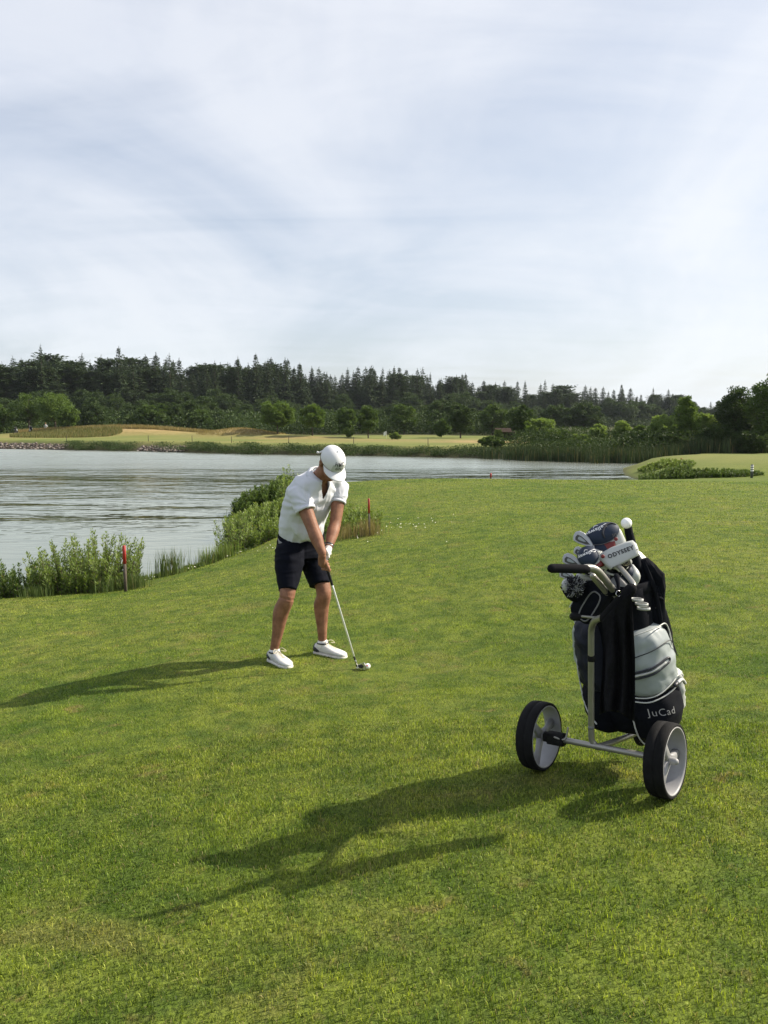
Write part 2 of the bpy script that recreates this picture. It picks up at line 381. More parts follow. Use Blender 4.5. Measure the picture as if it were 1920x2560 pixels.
# lawn blades: density falls with distance, width grows
def make_lawn():
    rr = np.linspace(0.7, 27, 600); rho = np.minimum(15500, 9500 * (6 / rr) ** 2.55)
    ANG = R(41); pdf = rho * rr * 2 * ANG; cdf = np.cumsum(pdf) * (rr[1] - rr[0]); N = int(cdf[-1])
    uu = rng.random(N) * cdf[-1]; d = np.interp(uu, cdf, rr); a = (rng.random(N) * 2 - 1) * ANG
    x = d * np.sin(a); y = d * np.cos(a)
    s = pond_sd(x, y); keep = (s > 0.35); x, y, d = x[keep], y[keep], d[keep]; N = len(x)
    z = H(x, y)
    # uneven sward height
    hv = np.array([mnoise.noise((px_, py_, 0.0)) + .6 * mnoise.noise((px_ * 3.3, py_ * 3.3, 5.0)) for px_, py_ in zip((x * 4.0).tolist(), (y * 4.0).tolist())])
    hgt = (0.014 + 0.010 * rng.random(N)) * (1 + 0.035 * np.clip(d - 5, 0, 22)); hgt *= .82 * np.clip(1 + .55 * hv, .6, 1.5); long = rng.random(N) < 0.015; hgt[long] *= 1.9
    wid = np.maximum(0.0025, 0.0006 * d) * (0.7 + 0.6 * rng.random(N))
    az = rng.random(N) * 2 * np.pi; la = rng.random(N) * 2 * np.pi; lean = 0.25 + 0.65 * rng.random(N)
    col = np.zeros((N, 3)); col[:, 0] = np.clip(rng.random(N) ** 1.2 + .25 * hv, 0, 1); dry = rng.random(N) < 0.055; col[dry, 1] = 0.55 + 0.4 * rng.random(dry.sum())  # blades in low hollows coloured darker, shade painted into the tone
    P = np.c_[x, y, z - 0.002]
    nb = d < 4.2
    A = blades(P[nb], hgt[nb], wid[nb], az[nb], lean[nb], la[nb], segs=2, col=col[nb])
    B = blades(P[~nb], hgt[~nb], wid[~nb], az[~nb], lean[~nb], la[~nb], segs=1, col=col[~nb])
    V_, F_, C_ = join([A, B]); print('lawn blades', N, 'tris', len(F_))
    me = npmesh('lawn_grass', V_, F_, M_BLADE, col=C_)
    tag(mobj('lawn_grass', me), kind='stuff', label='short mown grass blades covering the near fairway', cat='grass')
make_lawn()

# ---------------------------------------------------------------- trees
def tubes(paths, n=6):
    """list of (pts[(x,y,z)], radii) -> joined tube mesh V,F(quads)"""
    Vs, Fs = [], []; o = 0
    for pts, rad in paths:
        pts = np.asarray(pts, float); m = len(pts)
        tg = np.gradient(pts, axis=0); tg /= np.maximum(np.linalg.norm(tg, axis=1, keepdims=True), 1e-9)
        ref = np.array([1.0, 0, 0]) if abs(tg[0][0]) < .8 else np.array([0, 1.0, 0])
        rings = []
        for i in range(m):
            a_ = np.cross(tg[i], ref); a_ /= np.linalg.norm(a_); b2 = np.cross(tg[i], a_); ref = np.cross(a_, tg[i]) if False else ref
            th = np.arange(n) * 2 * np.pi / n
            rings.append(pts[i] + rad[i] * (np.cos(th)[:, None] * a_ + np.sin(th)[:, None] * b2))
        Vs.append(np.concatenate(rings))
        id_ = np.arange(m * n).reshape(m, n)
        f = np.stack([id_[:-1], np.roll(id_[:-1], -1, 1), np.roll(id_[1:], -1, 1), id_[1:]], -1).reshape(-1, 4)
        Fs.append(f + o); o += m * n
    return np.concatenate(Vs), np.concatenate(Fs)

def conifer_mesh(seed, Hh=18.0, rad=2.7, sparse=1.0, top=1.0, mat=None, pine=False):
    r = np.random.default_rng(seed)
    C, D, L, Wd, col, N_ = [], [], [], [], [], []
    z = Hh * (0.12 if not pine else 0.45); limb = []
    while z < Hh * .985:
        f = (Hh - z) / Hh
        if pine: rr_ = rad * math.sqrt(max(0.02, 1 - ((z / Hh - .66) / .36) ** 2)) * (0.75 + .5 * r.random())
        else: rr_ = rad * 1.25 * (min(1.0, f * 2.0) ** .9) * (0.55 + .6 * r.random()) + .05
        nb = int((5 + 7 * f) * sparse) + 1; a0 = r.random() * 6.28
        for k in range(nb):
            a = a0 + k * 6.28 / nb + r.normal() * .25; bl = rr_ * (0.6 + .5 * r.random())
            droop = -0.30 * (1 if not pine else -.4) + r.normal() * .1
            e = np.array([math.cos(a), math.sin(a), 0]); nseg = max(3, int(bl / .22))
            if bl > .8: limb.append(([np.array([0, 0, z]), np.array([0, 0, z]) + e * bl * .8 + [0, 0, droop * bl * .6]], [.05, .015]))
            for s in range(nseg):
                t_ = (s + r.random()) / nseg; p = np.array([0, 0, z]) + e * bl * t_ + np.array([0, 0, droop * bl * t_ + .18 * bl * t_ * t_])
                for q_ in range(3):
                    d = e * (.5 + r.random()) + np.array([-e[1], e[0], 0]) * (r.normal() * .9) + np.array([0, 0, -.28 + r.normal() * .3 + (.5 if pine else 0)])
                    d /= np.linalg.norm(d)
                    C.append(p + r.normal(size=3) * .10); D.append(d); L.append((.42 + .45 * r.random()) * (0.30 + .85 * min(1, f * 1.6) if not pine else .9)); Wd.append(.16 + .17 * r.random())
                    nn = np.array([0, 0, 1.]) + r.normal(size=3) * .5; N_.append(nn / np.linalg.norm(nn)); col.append((r.random() * .7 + .3 * t_, 0, 0))
        z += Hh * (.020 + .018 * r.random()) * (0.7 + .6 * f)
    # leader
    for k in range(14):
        C.append(np.array([0, 0, Hh * (.95 + .004 * k)])); dd = np.array([r.normal() * .35, r.normal() * .35, .9]); D.append(dd / np.linalg.norm(dd)); L.append(.4); Wd.append(.07); N_.append(np.array([1., 0, 0])); col.append((.5, 0, 0))
    V_, F_, C_ = leaves(np.array(C), np.array(L), np.array(Wd), np.array(D), np.array(N_), np.array(col))
    crown = npmesh('crown', V_, F_, mat, col=C_)
    tv, tf = tubes([([(0, 0, -1.0), (0.05, 0, Hh * .5), (0, 0, Hh)], [.20, .13, .02])] + limb, 5)
    return npmesh('trunk', tv, tf, M_BARK, smooth=True), crown

def broad_mesh(seed, Hh=8.0, rx=3.0, base=0.25, nclump=60, leaf=.22, per=70, mat=None, loose=1.0, columnar=0.0, trunk_r=None, lobes=5, lowskirt=0.0):
    """round broadleaved tree: trunk, forking limbs, leaf clumps at the limb ends, uneven outline with gaps"""
    r = np.random.default_rng(seed); paths = []; tr = trunk_r or Hh * .022
    zb = Hh * base; zc = (Hh + zb * .8) / 2; rz = (Hh - zb * .8) / 2
    lob = [(r.random() * 6.28, r.uniform(-.6, .9), r.uniform(.82, 1.18)) for _ in range(lobes)]
    def env(a, e):  # envelope radius factor
        f = 0.92
        for la, le, lf in lob:
            d = math.cos(a - la) * math.cos(e) * math.cos(le) + math.sin(e) * math.sin(le)
            f += (lf - 1) * max(0, d) ** 3 * 1.2
        return f
    ends = []
    trunk = [np.array([0, 0, -.4]), np.array([r.normal() * .06 * Hh * .1, r.normal() * .05, zb]), np.array([r.normal() * .15, r.normal() * .15, zc]), np.array([r.normal() * .2, r.normal() * .2, Hh * .86])]
    paths.append((trunk, [tr * 1.25, tr, tr * .55, tr * .12]))
    for k in range(nclump):
        a = r.random() * 6.28; e = math.asin(r.uniform(-1, 1)); rf = env(a, e) * (r.random() ** .38)
        wz = 1.0
        p = np.array([math.cos(a) * math.cos(e) * rx * rf, math.sin(a) * math.cos(e) * rx * rf, zc + math.sin(e) * rz * rf * .96])
        if columnar: p[0] *= 1 - columnar * max(0, (p[2] - zc) / rz) ; p[1] *= 1 - columnar * max(0, (p[2] - zc) / rz)
        if p[2] < zb * .8 and lowskirt == 0: p[2] = zb * (.8 + .3 * r.random()); p[:2] *= .9
        ends.append(p)
        if k % 3 == 0:
            s = trunk[1] + (trunk[2] - trunk[1]) * r.random(); mid = (s + p) / 2 + np.array([0, 0, -.05 * Hh * r.random()])
            paths.append(([s, mid, p], [tr * .35, tr * .2, tr * .05]))
    C, D, L, Wd, N_, col = [], [], [], [], [], []
    cc = np.array([0, 0, zc])
    for p in ends:
        cr = Hh * .085 * r.uniform(.6, 1.35) * loose; m = int(per * r.uniform(.6, 1.3)); tone = r.random()
        off = r.normal(size=(m, 3)); off /= np.linalg.norm(off, axis=1, keepdims=True); off *= (cr * r.random((m, 1)) ** .45); off[:, 2] *= .7
        C.append(p + off); out = off / cr + (p - cc) / rx * .5 + r.normal(size=(m, 3)) * .6; out[:, 2] -= .15
        out /= np.linalg.norm(out, axis=1, keepdims=True); D.append(out)
        L.append(leaf * r.uniform(.7, 1.4, m)); Wd.append(leaf * r.uniform(.45, .85, m))
        nn = off / cr * .8 + np.array([0, 0, .7]) + r.normal(size=(m, 3)) * .5; N_.append(nn / np.linalg.norm(nn, axis=1, keepdims=True))
        col.append(np.c_[np.clip(tone * .5 + r.random(m) * .5, 0, 1), np.zeros(m), np.zeros(m)])
    V_, F_, C_ = leaves(np.concatenate(C), np.concatenate(L), np.concatenate(Wd), np.concatenate(D), np.concatenate(N_), np.concatenate(col))
    crown = npmesh('crown', V_, F_, mat, col=C_)
    tv, tf = tubes(paths, 6)
    return npmesh('trunk', tv, tf, M_BARK, smooth=True), crown

def place_tree(name, meshes, loc, s, rz, label, cat, group=None, sxy=None):
    sxy = sxy or s
    root = empty(name, loc, label, cat, group, rz)
    for nm, me in zip(('trunk', 'crown'), meshes):
        o = link(bpy.data.objects.new(nm, me)); o.parent = root; o.scale = (sxy, sxy, s)
    return root
def topz(py, d): return (1060 - py) / F * d + CAMZ   # height seen at row py at distance d

conif = [conifer_mesh(11 + i, 18, (2.6, 3.1, 2.3, 3.4)[i], 1.0, mat=M_CONIF) for i in range(4)]
skinny = [conifer_mesh(31, 18, 1.7, .7, mat=M_CONIF), conifer_mesh(32, 18, 1.5, .55, mat=M_CONIF)]
pines = [conifer_mesh(41 + i, 16, 3.6, 1.5, mat=M_PINE, pine=True) for i in range(3)]
oaks = [broad_mesh(51 + i, 14, 5.4, .02, 190, .40, 140, M_DARKOAK, .95, lowskirt=1) for i in range(3)]
SKY = [(-120, 905), (0, 905), (60, 900), (110, 905), (180, 903), (230, 905), (340, 905), (430, 897), (480, 922), (545, 910), (600, 905), (690, 912), (752, 918), (820, 940), (880, 935), (925, 926), (990, 928), (1040, 930), (1080, 948), (1140, 942), (1200, 962), (1300, 968), (1400, 974), (1500, 980), (1560, 985), (1630, 990), (1700, 1000), (1760, 1022), (2050, 1020)]
SX = [a for a, b_ in SKY]; SYy = [b_ for a, b_ in SKY]
fr = random.Random(5); nfor = 0
def fdist(px): return 178 + 150 * max(0, min(1, px / 1900)) ** 1.2
GF = 'dark conifers of the forest wall beyond the pond'
for row in range(3):
    px = -150 + row * 7.0
    while px < 2080:
        d = fdist(px) + row * 9 + fr.uniform(-3, 3)
        py = np.interp(px, SX, SYy) + fr.choice((-12, -4, 2, 6, 12, 20)) + fr.uniform(-3, 6) + (12 if row == 0 else 0)
        top_ = topz(py, d); p = W(px, 1060, d); gz = h1(p.x, p.y); hh = top_ - gz
        pool = conif if fr.random() < (.70 + .22 * (400 < px < 1150)) else pines
        if row == 2 and fr.random() < .2: pool = skinny; hh += 1.0
        me = fr.choice(pool); base = 16 if pool is pines else 18
        place_tree('conifer' if pool is not pines else 'pine_tree', me, (p.x, p.y, gz), hh / base, fr.random() * 6.28,
                   'dark evergreen packed among its neighbours in the forest wall beyond the pond' if pool is not pines else 'bushy pine with a rounded top in the forest wall beyond the pond',
                   'conifer' if pool is not pines else 'pine', GF if pool is not pines else 'round topped pines of the forest wall', sxy=hh / base * fr.uniform(.9, 1.55))
        nfor += 1
        px += fr.uniform(13.5, 29) * (180 / d) ** .5
# tops that stand clear of the forest outline
for px, py, lb in [(110, 866, 'ragged spire conifer standing highest at the left end of the forest'), (303, 871, 'dark pointed conifer rising alone above the forest left of the mounds'),
                   (338, 898, 'thin pale spire just right of the tallest dark pointed conifer'), (428, 887, 'slim conifer spire above the forest over the left mound'),
                   (518, 908, 'left conifer of the two pointed spires before the dark forest gap'), (540, 905, 'right conifer of the two pointed spires before the dark forest gap'),
                   (598, 895, 'thin spire over the forest left of the tall pointed conifer above the bare mound'), (642, 887, 'tall pointed conifer above the forest over the bare sandy mound'),
                   (672, 900, 'spire first right of the tall pointed conifer over the sandy mound'), (715, 898, 'twin topped spire above the roundest lawn tree'),
                   (752, 912, 'broad pointed conifer above the second lawn tree'), (818, 933, 'small pointed conifer in the dip of the forest outline'),
                   (925, 920, 'conifer spire above the forest right of the golfer cap'), (957, 920, 'thin conifer spire directly above the green flag'),
                   (985, 918, 'broad conifer spire just right above the green flag'), (1043, 924, 'layered conifer spire with open shelves of branches'),
                   (1075, 934, 'narrow twin conifer spire right of the layered one'), (1140, 940, 'last tall conifer before the forest outline drops to the right'),
                   (1551, 962, 'small spire over the right part of the forest'), (1630, 970, 'slim conifer near the right end of the forest'), (1668, 974, 'broad conifer at the right end of the forest')]:
    d = fdist(px) - 4; p = W(px, 1060, d); gz = h1(p.x, p.y); hh = topz(py, d) - gz
    me = fr.choice(skinny if lb.startswith(('thin', 'slim', 'ragged', 'narrow')) else conif[:3])
    place_tree('conifer', me, (p.x, p.y, gz), hh / 18, fr.random() * 6.28, lb, 'conifer', 'spires above the forest outline', sxy=hh / 18 * .95)
# dark broadleaved edge of the wood
GE = 'broadleaved trees along the forest foot'
px = -130
while px < 2050:
    d = fdist(px) - 12 + fr.uniform(-4, 4); py = np.interp(px, [0, 600, 800, 1100, 1400, 1700], [985, 985, 1000, 985, 1005, 1015]) + fr.uniform(-14, 26)
    p = W(px, 1060, d); gz = h1(p.x, p.y); hh = topz(py, d) - gz
    place_tree('broadleaved_tree', fr.choice(oaks), (p.x, p.y, gz), hh / 14, fr.random() * 6.28, 'dark broadleaved tree crowded along the foot of the forest', 'tree', GE, sxy=hh / 14 * fr.uniform(.9, 1.3))
    px += fr.uniform(30, 44) * (180 / d) ** .4
print('forest', nfor)

us = []
for k in range(900):
    px_ = fr.uniform(-180, 2100); d_ = fdist(px_) - fr.uniform(8, 22); p_ = W(px_, 1060, d_); us.append((p_.x, p_.y))
for k in range(700):
    px_ = fr.uniform(-180, 1330); d_ = fr.uniform(122, 150); p_ = W(px_, 1060, d_); us.append((p_.x, p_.y))
UNDER = us
px = -150
while px < 1330:
    d = fr.uniform(126, 142); py = np.interp(px, [0, 250, 600, 800, 1100, 1330], [1000, 1010, 1005, 1020, 1010, 1030]) + fr.uniform(-18, 22)
    p = W(px, 1060, d); gz = h1(p.x, p.y); hh = topz(py, d) - gz
    place_tree('broadleaved_tree', fr.choice(oaks), (p.x, p.y, gz), hh / 14, fr.random() * 6.28, 'dark broadleaved tree crowded along the foot of the forest', 'tree', GE, sxy=hh / 14 * fr.uniform(.9, 1.3))
    px += fr.uniform(34, 60)
# single trees on the far lawn and the right bank: (px, top, d, halfwidth px, kind, label)
def single(px, top, d, hw, seed, mat, label, name='lawn_tree', cat='tree', base=.22, leaf=.30, columnar=0, nclump=90, per=70, group=None, loose=1.0, skirt=0.0, zoff=0.0):
    p = W(px, 1060, d); gz = h1(p.x, p.y) + zoff; hh = topz(top, d) - gz; rx = hw / F * d
    me = broad_mesh(seed, hh, rx, base, nclump, leaf * .66, int(per * 1.9), mat, loose, columnar, lowskirt=skirt)
    return place_tree(name, me, (p.x, p.y, gz), 1.0, 0, label, cat, group)
single(-2, 1008, 118, 34, 101, M_OAK, 'small green tree cut by the left edge of the photo', base=.08, skirt=1)
single(72, 982, 116, 46, 102, M_OAK, 'dark round tree on a thin trunk at far left, above two parked trolleys', base=.22)
single(137, 976, 114, 44, 103, M_LAWNTREE, 'tall full tree with a thick trunk left of the rough mound', base=.20, nclump=110)
single(168, 1012, 108, 30, 104, M_LAWNTREE, 'brighter drooping tree at the left foot of the rough mound', base=.18)
single(232, 990, 124, 40, 105, M_DARKOAK, 'dark rounded tree standing behind the left end of the rough mound', base=.05, skirt=1, nclump=120)
single(331, 1030, 128, 20, 106, M_OAK, 'small paler bush tree left of the wide dark tree behind the mound', base=.05, skirt=1)
single(388, 1003, 126, 52, 107, M_OAK, 'wide low dark green tree behind the middle of the rough mound', base=.05, skirt=1, nclump=120)
single(503, 1021, 126, 30, 108, M_OAK, 'small lighter tree behind the right end of the rough mound', base=.05, skirt=1)
single(694, 1000, 96, 47, 109, M_LAWNTREE, 'roundest bright lawn tree beside the sandy mound, left of the golfer', base=.22, nclump=130, leaf=.26)
single(781, 1010, 94, 33, 110, M_LAWNTREE, 'second lawn tree on a thin trunk just left of the golfer cap', base=.26, leaf=.26, nclump=85)
single(866, 1010, 112, 26, 111, M_OAK, 'narrow tree behind the green right above the golfer cap', base=.1, skirt=1)
single(872, 1068, 92, 15, 112, M_BUSH, 'little light green sapling right above the golfer cap', name='sapling', cat='sapling', base=.15, leaf=.22, nclump=30)
single(921, 1012, 93, 27, 113, M_OAK, 'narrow drooping tree left of the green flag', base=.16, columnar=.3, leaf=.26)
single(990, 1082, 90, 16, 114, M_BUSH, 'round green bush right of the flag on the lawn', name='bush', cat='bush', base=.02, skirt=1, leaf=.2, nclump=45)
single(1010, 1008, 124, 40, 115, M_OAK, 'wide loose tree behind the green flag', base=.06, skirt=1, nclump=110)
single(1106, 992, 132, 44, 116, M_DARKOAK, 'tall broad tree at the forest foot right of the flag', base=.06, skirt=1, nclump=120)
single(1103, 1046, 104, 20, 117, M_OAK, 'small upright tree in front of the tall broad one right of the flag', base=.06, skirt=1, leaf=.26)
single(1152, 1008, 98, 35, 118, M_DARKOAK, 'dark upright tree on a thin trunk at the right end of the far lawn', base=.16, leaf=.28, nclump=110)
single(1232, 1006, 120, 34, 119, M_OAK, 'loose green tree left above the wooden shed', base=.06, skirt=1)
single(1292, 1012, 118, 26, 120, M_OAK, 'loose green tree behind the wooden shed', base=.06, skirt=1)
single(1246, 1074, 76, 14, 121, M_BUSH, 'little bright sapling in front of the wooden shed', name='sapling', cat='sapling', base=.12, leaf=.2, nclump=28)
single(1392, 1004, 150, 40, 122, M_DARKOAK, 'rounded dark oak, left one of the pair behind the right bank', base=.04, skirt=1, leaf=.4, nclump=120)
single(1462, 1003, 150, 46, 123, M_DARKOAK, 'rounded dark oak, right one of the pair behind the right bank', base=.04, skirt=1, leaf=.4, nclump=130)
GB = 'trees and bushes on the right bank of the pond'
def bank(*a, **k): k.setdefault('name', 'bank_tree'); k.setdefault('base', .02); k.setdefault('skirt', 1); return single(*a, group=GB, **k)
bank(1228, 1090, 65, 34, 131, M_OAK, 'low dark green bush at the left end of the right bank', name='bush', cat='bush', leaf=.2, nclump=80)
bank(1313, 1022, 76, 30, 132, M_DARKOAK, 'dark pointed tree right beside the wooden shed', leaf=.26)
bank(1352, 1040, 65, 46, 133, M_WILLOW, 'wide light green willow in front of the dark tree by the shed', leaf=.22, nclump=120)
bank(1395, 1072, 63, 34, 134, M_LAWNTREE, 'low green willow filling right of the wide light one', leaf=.2, nclump=80)
bank(1452, 1084, 61, 32, 135, M_WILLOW, 'low light green bush between the wide willow and the pale birches', name='bush', cat='bush', leaf=.2, nclump=70)
bank(1497, 1058, 62, 26, 136, M_WILLOW, 'pale upright young tree, left of the pale pair on the bank', leaf=.2)
bank(1556, 1050, 62, 22, 137, M_WILLOW, 'yellowest slender young tree on the right bank', leaf=.2, columnar=.3)
bank(1602, 1062, 61, 26, 138, M_LAWNTREE, 'small dull green tree right of the yellowest slender one', leaf=.2)
bank(1662, 1026, 60, 44, 139, M_WILLOW, 'tall loose pale green tree in the middle of the right bank', leaf=.22, nclump=110)
bank(1714, 984, 60, 36, 140, M_LAWNTREE, 'tallest airy tree with bare pointed twigs left of the dark thicket', leaf=.2, loose=.8, columnar=.5, nclump=100)
bank(1766, 1020, 62, 34, 141, M_WILLOW, 'pale hazy tree in the gap before the dark thicket', leaf=.22)
bank(1700, 1078, 58, 60, 142, M_DARKOAK, 'low dark thicket under the airy tree', name='thicket', cat='thicket', leaf=.2, nclump=120)
bank(1795, 1060, 57, 46, 143, M_DARKOAK, 'low dark thicket between the pale hazy tree and the tall dark one', name='thicket', cat='thicket', leaf=.2, nclump=110)
bank(1842, 966, 60, 52, 144, M_DARKOAK, 'tall dark broad tree near the right edge of the photo', leaf=.24, nclump=170)
bank(1930, 925, 57, 54, 145, M_OAK, 'tallest tree of the bank, cut by the right edge of the photo', leaf=.22, nclump=170)
bank(1880, 1070, 55, 52, 146, M_DARKOAK, 'low dark bush beneath the tall trees at the right edge', name='bush', cat='bush', leaf=.2, nclump=110)
bank(1560, 1095, 59, 40, 147, M_DARKOAK, 'low dark bush under the slender pale trees', name='bush', cat='bush', leaf=.2, nclump=90)

# ---------------------------------------------------------------- bank plants as ground cover
def along(pts, step, jit=.3):
    out = []
    for (a, b_) in zip(pts[:-1], pts[1:]):
        L_ = math.hypot(b_[0] - a[0], b_[1] - a[1]); n_ = max(1, int(L_ / step))
        for i in range(n_):
            t_ = (i + random.random()) / n_; out.append((a[0] + (b_[0] - a[0]) * t_ + random.gauss(0, jit), a[1] + (b_[1] - a[1]) * t_ + random.gauss(0, jit)))
    return out
far = [(-70, 100), (-41.8, 87), (-26.6, 80.5), (-11.4, 71.5), (0, 67.5), (9.1, 62.5)]
def scatter_leaves(spots, hmin, hmax, w_, per, leaf, seed, dryf=.03):
    r = np.random.default_rng(seed); C, D, N_, L_, col = [], [], [], [], []
    for x, y in spots:
        gz = max(h1(x, y), ZW - .02); hh = r.uniform(hmin, hmax); m = int(per * r.uniform(.6, 1.4))
        o_ = np.c_[r.normal(size=(m, 2)) * w_, r.random(m) ** .8 * hh]; C.append(o_ + [x, y, gz])
        D.append(rdir(m, .8, r)); nn = rdir(m, .6, r); N_.append(nn); L_.append(leaf * r.uniform(.6, 1.4, m)); tone = r.random()
        cc = np.c_[tone * .5 + .5 * r.random(m), np.where(r.random(m) < dryf, .5, 0.0), np.zeros(m)]; col.append(cc)
    L_ = np.concatenate(L_)
    return leaves(np.concatenate(C), L_, L_ * .55, np.concatenate(D), np.concatenate(N_), np.concatenate(col))
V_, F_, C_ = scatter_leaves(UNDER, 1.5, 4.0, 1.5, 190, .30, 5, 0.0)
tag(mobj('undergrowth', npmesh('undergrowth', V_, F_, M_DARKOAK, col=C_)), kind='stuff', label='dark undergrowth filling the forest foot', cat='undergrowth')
sp_ = [(x - .0, y + .5) for x, y in along(far, .42, .35) if not ((-45 < x < -34) or (-25 < x < -19.5) and random.random() < .8)]
V_, F_, C_ = scatter_leaves(sp_, .3, .8, .45, 380, .10, 3, 0.0)
tag(mobj('bank_scrub', npmesh('bank_scrub', V_, F_, M_DARKOAK, col=C_)), kind='stuff', label='low dark scrub lining the far shore', cat='scrub')
# reeds in front of the right bank trees
def reeds(name, spots, hmin, hmax, seed, mat, label, per=26, wid=.03, spread=.25, kind='stuff', parent=None, lean=.28):
    r = np.random.default_rng(seed); P = []
    for x, y in spots:
        m = int(per * r.uniform(.6, 1.4)); q_ = np.c_[r.normal(x, spread, m), r.normal(y, spread, m)]
        P.append(np.c_[q_, np.maximum(H(q_[:, 0], q_[:, 1]), ZW - .05)])
    P = np.concatenate(P); n = len(P); hg = r.uniform(hmin, hmax, n)
    V_, F_, C_ = blades(P, hg, wid * r.uniform(.6, 1.4, n), r.random(n) * 6.28, lean * r.random(n) ** 1.2, r.random(n) * 6.28, segs=2,
                        col=np.c_[r.random(n), np.where(r.random(n) < .12, .7 * r.random(n), 0), np.zeros(n)])
    o = mobj(name, npmesh(name, V_, F_, mat, col=C_), parent); 
    if kind: tag(o, kind=kind, label=label, cat='reeds')
    return o
rs = [(x, y - .3) for x, y in along([(9.5, 62.0), (11.7, 59.6), (15.2, 56.5), (20, 56), (26, 57), (34, 58)], .16, .5)]
reeds('reed_bed', rs, .55, 1.3, 4, M_REEDBED, 'tall dark reeds standing in the water below the right bank trees', per=60, wid=.032, spread=.35)
bs = []
for k in range(330):
    px_ = fr.uniform(1270, 2050); d_ = fr.uniform(57.5, 66) ; p_ = W(px_, 1060, d_)
    if pond_sd(np.array([p_.x]), np.array([p_.y]))[0] > .2: bs.append((p_.x, p_.y))
V_, F_, C_ = scatter_leaves(bs, .6, 1.7, .8, 330, .11, 6, 0.0)
tag(mobj('bank_thicket', npmesh('bank_thicket', V_, F_, M_DARKOAK, col=C_)), kind='stuff', label='tangled dark green thicket filling the right bank under its trees', cat='thicket')
# riprap stones on the far bank
def stones(spots, seed):
    r = np.random.default_rng(seed); Vs, Fs = [], []; o = 0
    bmx = bmesh.new(); bmesh.ops.create_icosphere(bmx, subdivisions=1, radius=1); bv = np.array([v_.co[:] for v_ in bmx.verts]); bf = np.array([[v_.index for v_ in f.verts] for f in bmx.faces]); bmx.free()
    for x, y in spots:
        s = r.uniform(.05, .15); v_ = bv * (1 + r.normal(size=(len(bv), 1)) * .16) * s * [1.2, 1, .7]
        a = r.random() * 6.28; rot = np.array([[math.cos(a), -math.sin(a), 0], [math.sin(a), math.cos(a), 0], [0, 0, 1]])
        Vs.append(v_ @ rot.T + [x, y, max(h1(x, y), ZW) + s * .3]); Fs.append(bf + o); o += len(bv)
    return np.concatenate(Vs), np.concatenate(Fs)
M_STONE, t = mat_new('bank_stone')
geo = t.new('ShaderNodeNewGeometry'); rr_ = t.new('ShaderNodeTexWhiteNoise', noise_dimensions='1D', ins={1: geo.outputs['Random Per Island']}).outputs[0]
b = t.new('ShaderNodeBsdfPrincipled', ins={'Base Color': t.ramp(rr_, [(0, (.05, .038, .03)), (.65, (.13, .10, .085)), (1, (.34, .30, .26))]), 'Roughness': .9})
t.new('ShaderNodeOutputMaterial', ins={0: b.outputs[0]})
ss = []
for seg in ([(-58, 94.4), (-41.8, 87.4), (-33.5, 83.8)], [(-24.5, 79.5), (-19, 76.4)]):
    for _k2 in range(6): ss += [(x, y + .22 * _k2 - .15) for x, y in along(seg, .15, .10)]
sv, sf = stones(ss, 9)
tag(mobj('bank_stones', npmesh('bank_stones', sv, sf, M_STONE)), kind='stuff', label='rough stones lining the far left shore', cat='stones')
# tall rough grass on the mounds
r_ = np.random.default_rng(21)
def rough(cx, cy, sx, sy, n, hh, seed, name, label, mat, front=None):
    r = np.random.default_rng(seed); x = r.uniform(cx - sx, cx + sx, n); y = cy + (r.random(n) * 2 - 1) * sy
    k_ = ((x - cx) / sx) ** 2 + ((y - cy) / sy) ** 2 < 1; x, y = x[k_], y[k_]; n = len(x); z = H(x, y)
    V_, F_, C_ = blades(np.c_[x, y, z - .02], hh * r.uniform(.5, 1.2, n), np.full(n, .07), r.random(n) * 6.28, .35 * r.random(n), r.random(n) * 6.28, col=np.c_[r.random(n), r.random(n) * .8, np.zeros(n)])
    tag(mobj(name, npmesh(name, V_, F_, mat, col=C_)), kind='stuff', label=label, cat='grass')
rough(-35, 111, 16, 4.5, 30000, .55, 1, 'rough_grass', 'long dry grass covering the rough mound across the pond', M_STRAWBL)
rough(-41, 103.5, 7, 5.5, 12000, .5, 3, 'rough_grass', 'long mixed grass running down the left end of the rough mound', M_REED)
rough(-17.5, 98, 5.5, 4, 7000, .16, 2, 'rough_grass', 'short dry grass on the sandy mound by the lawn trees', M_STRAWBL)

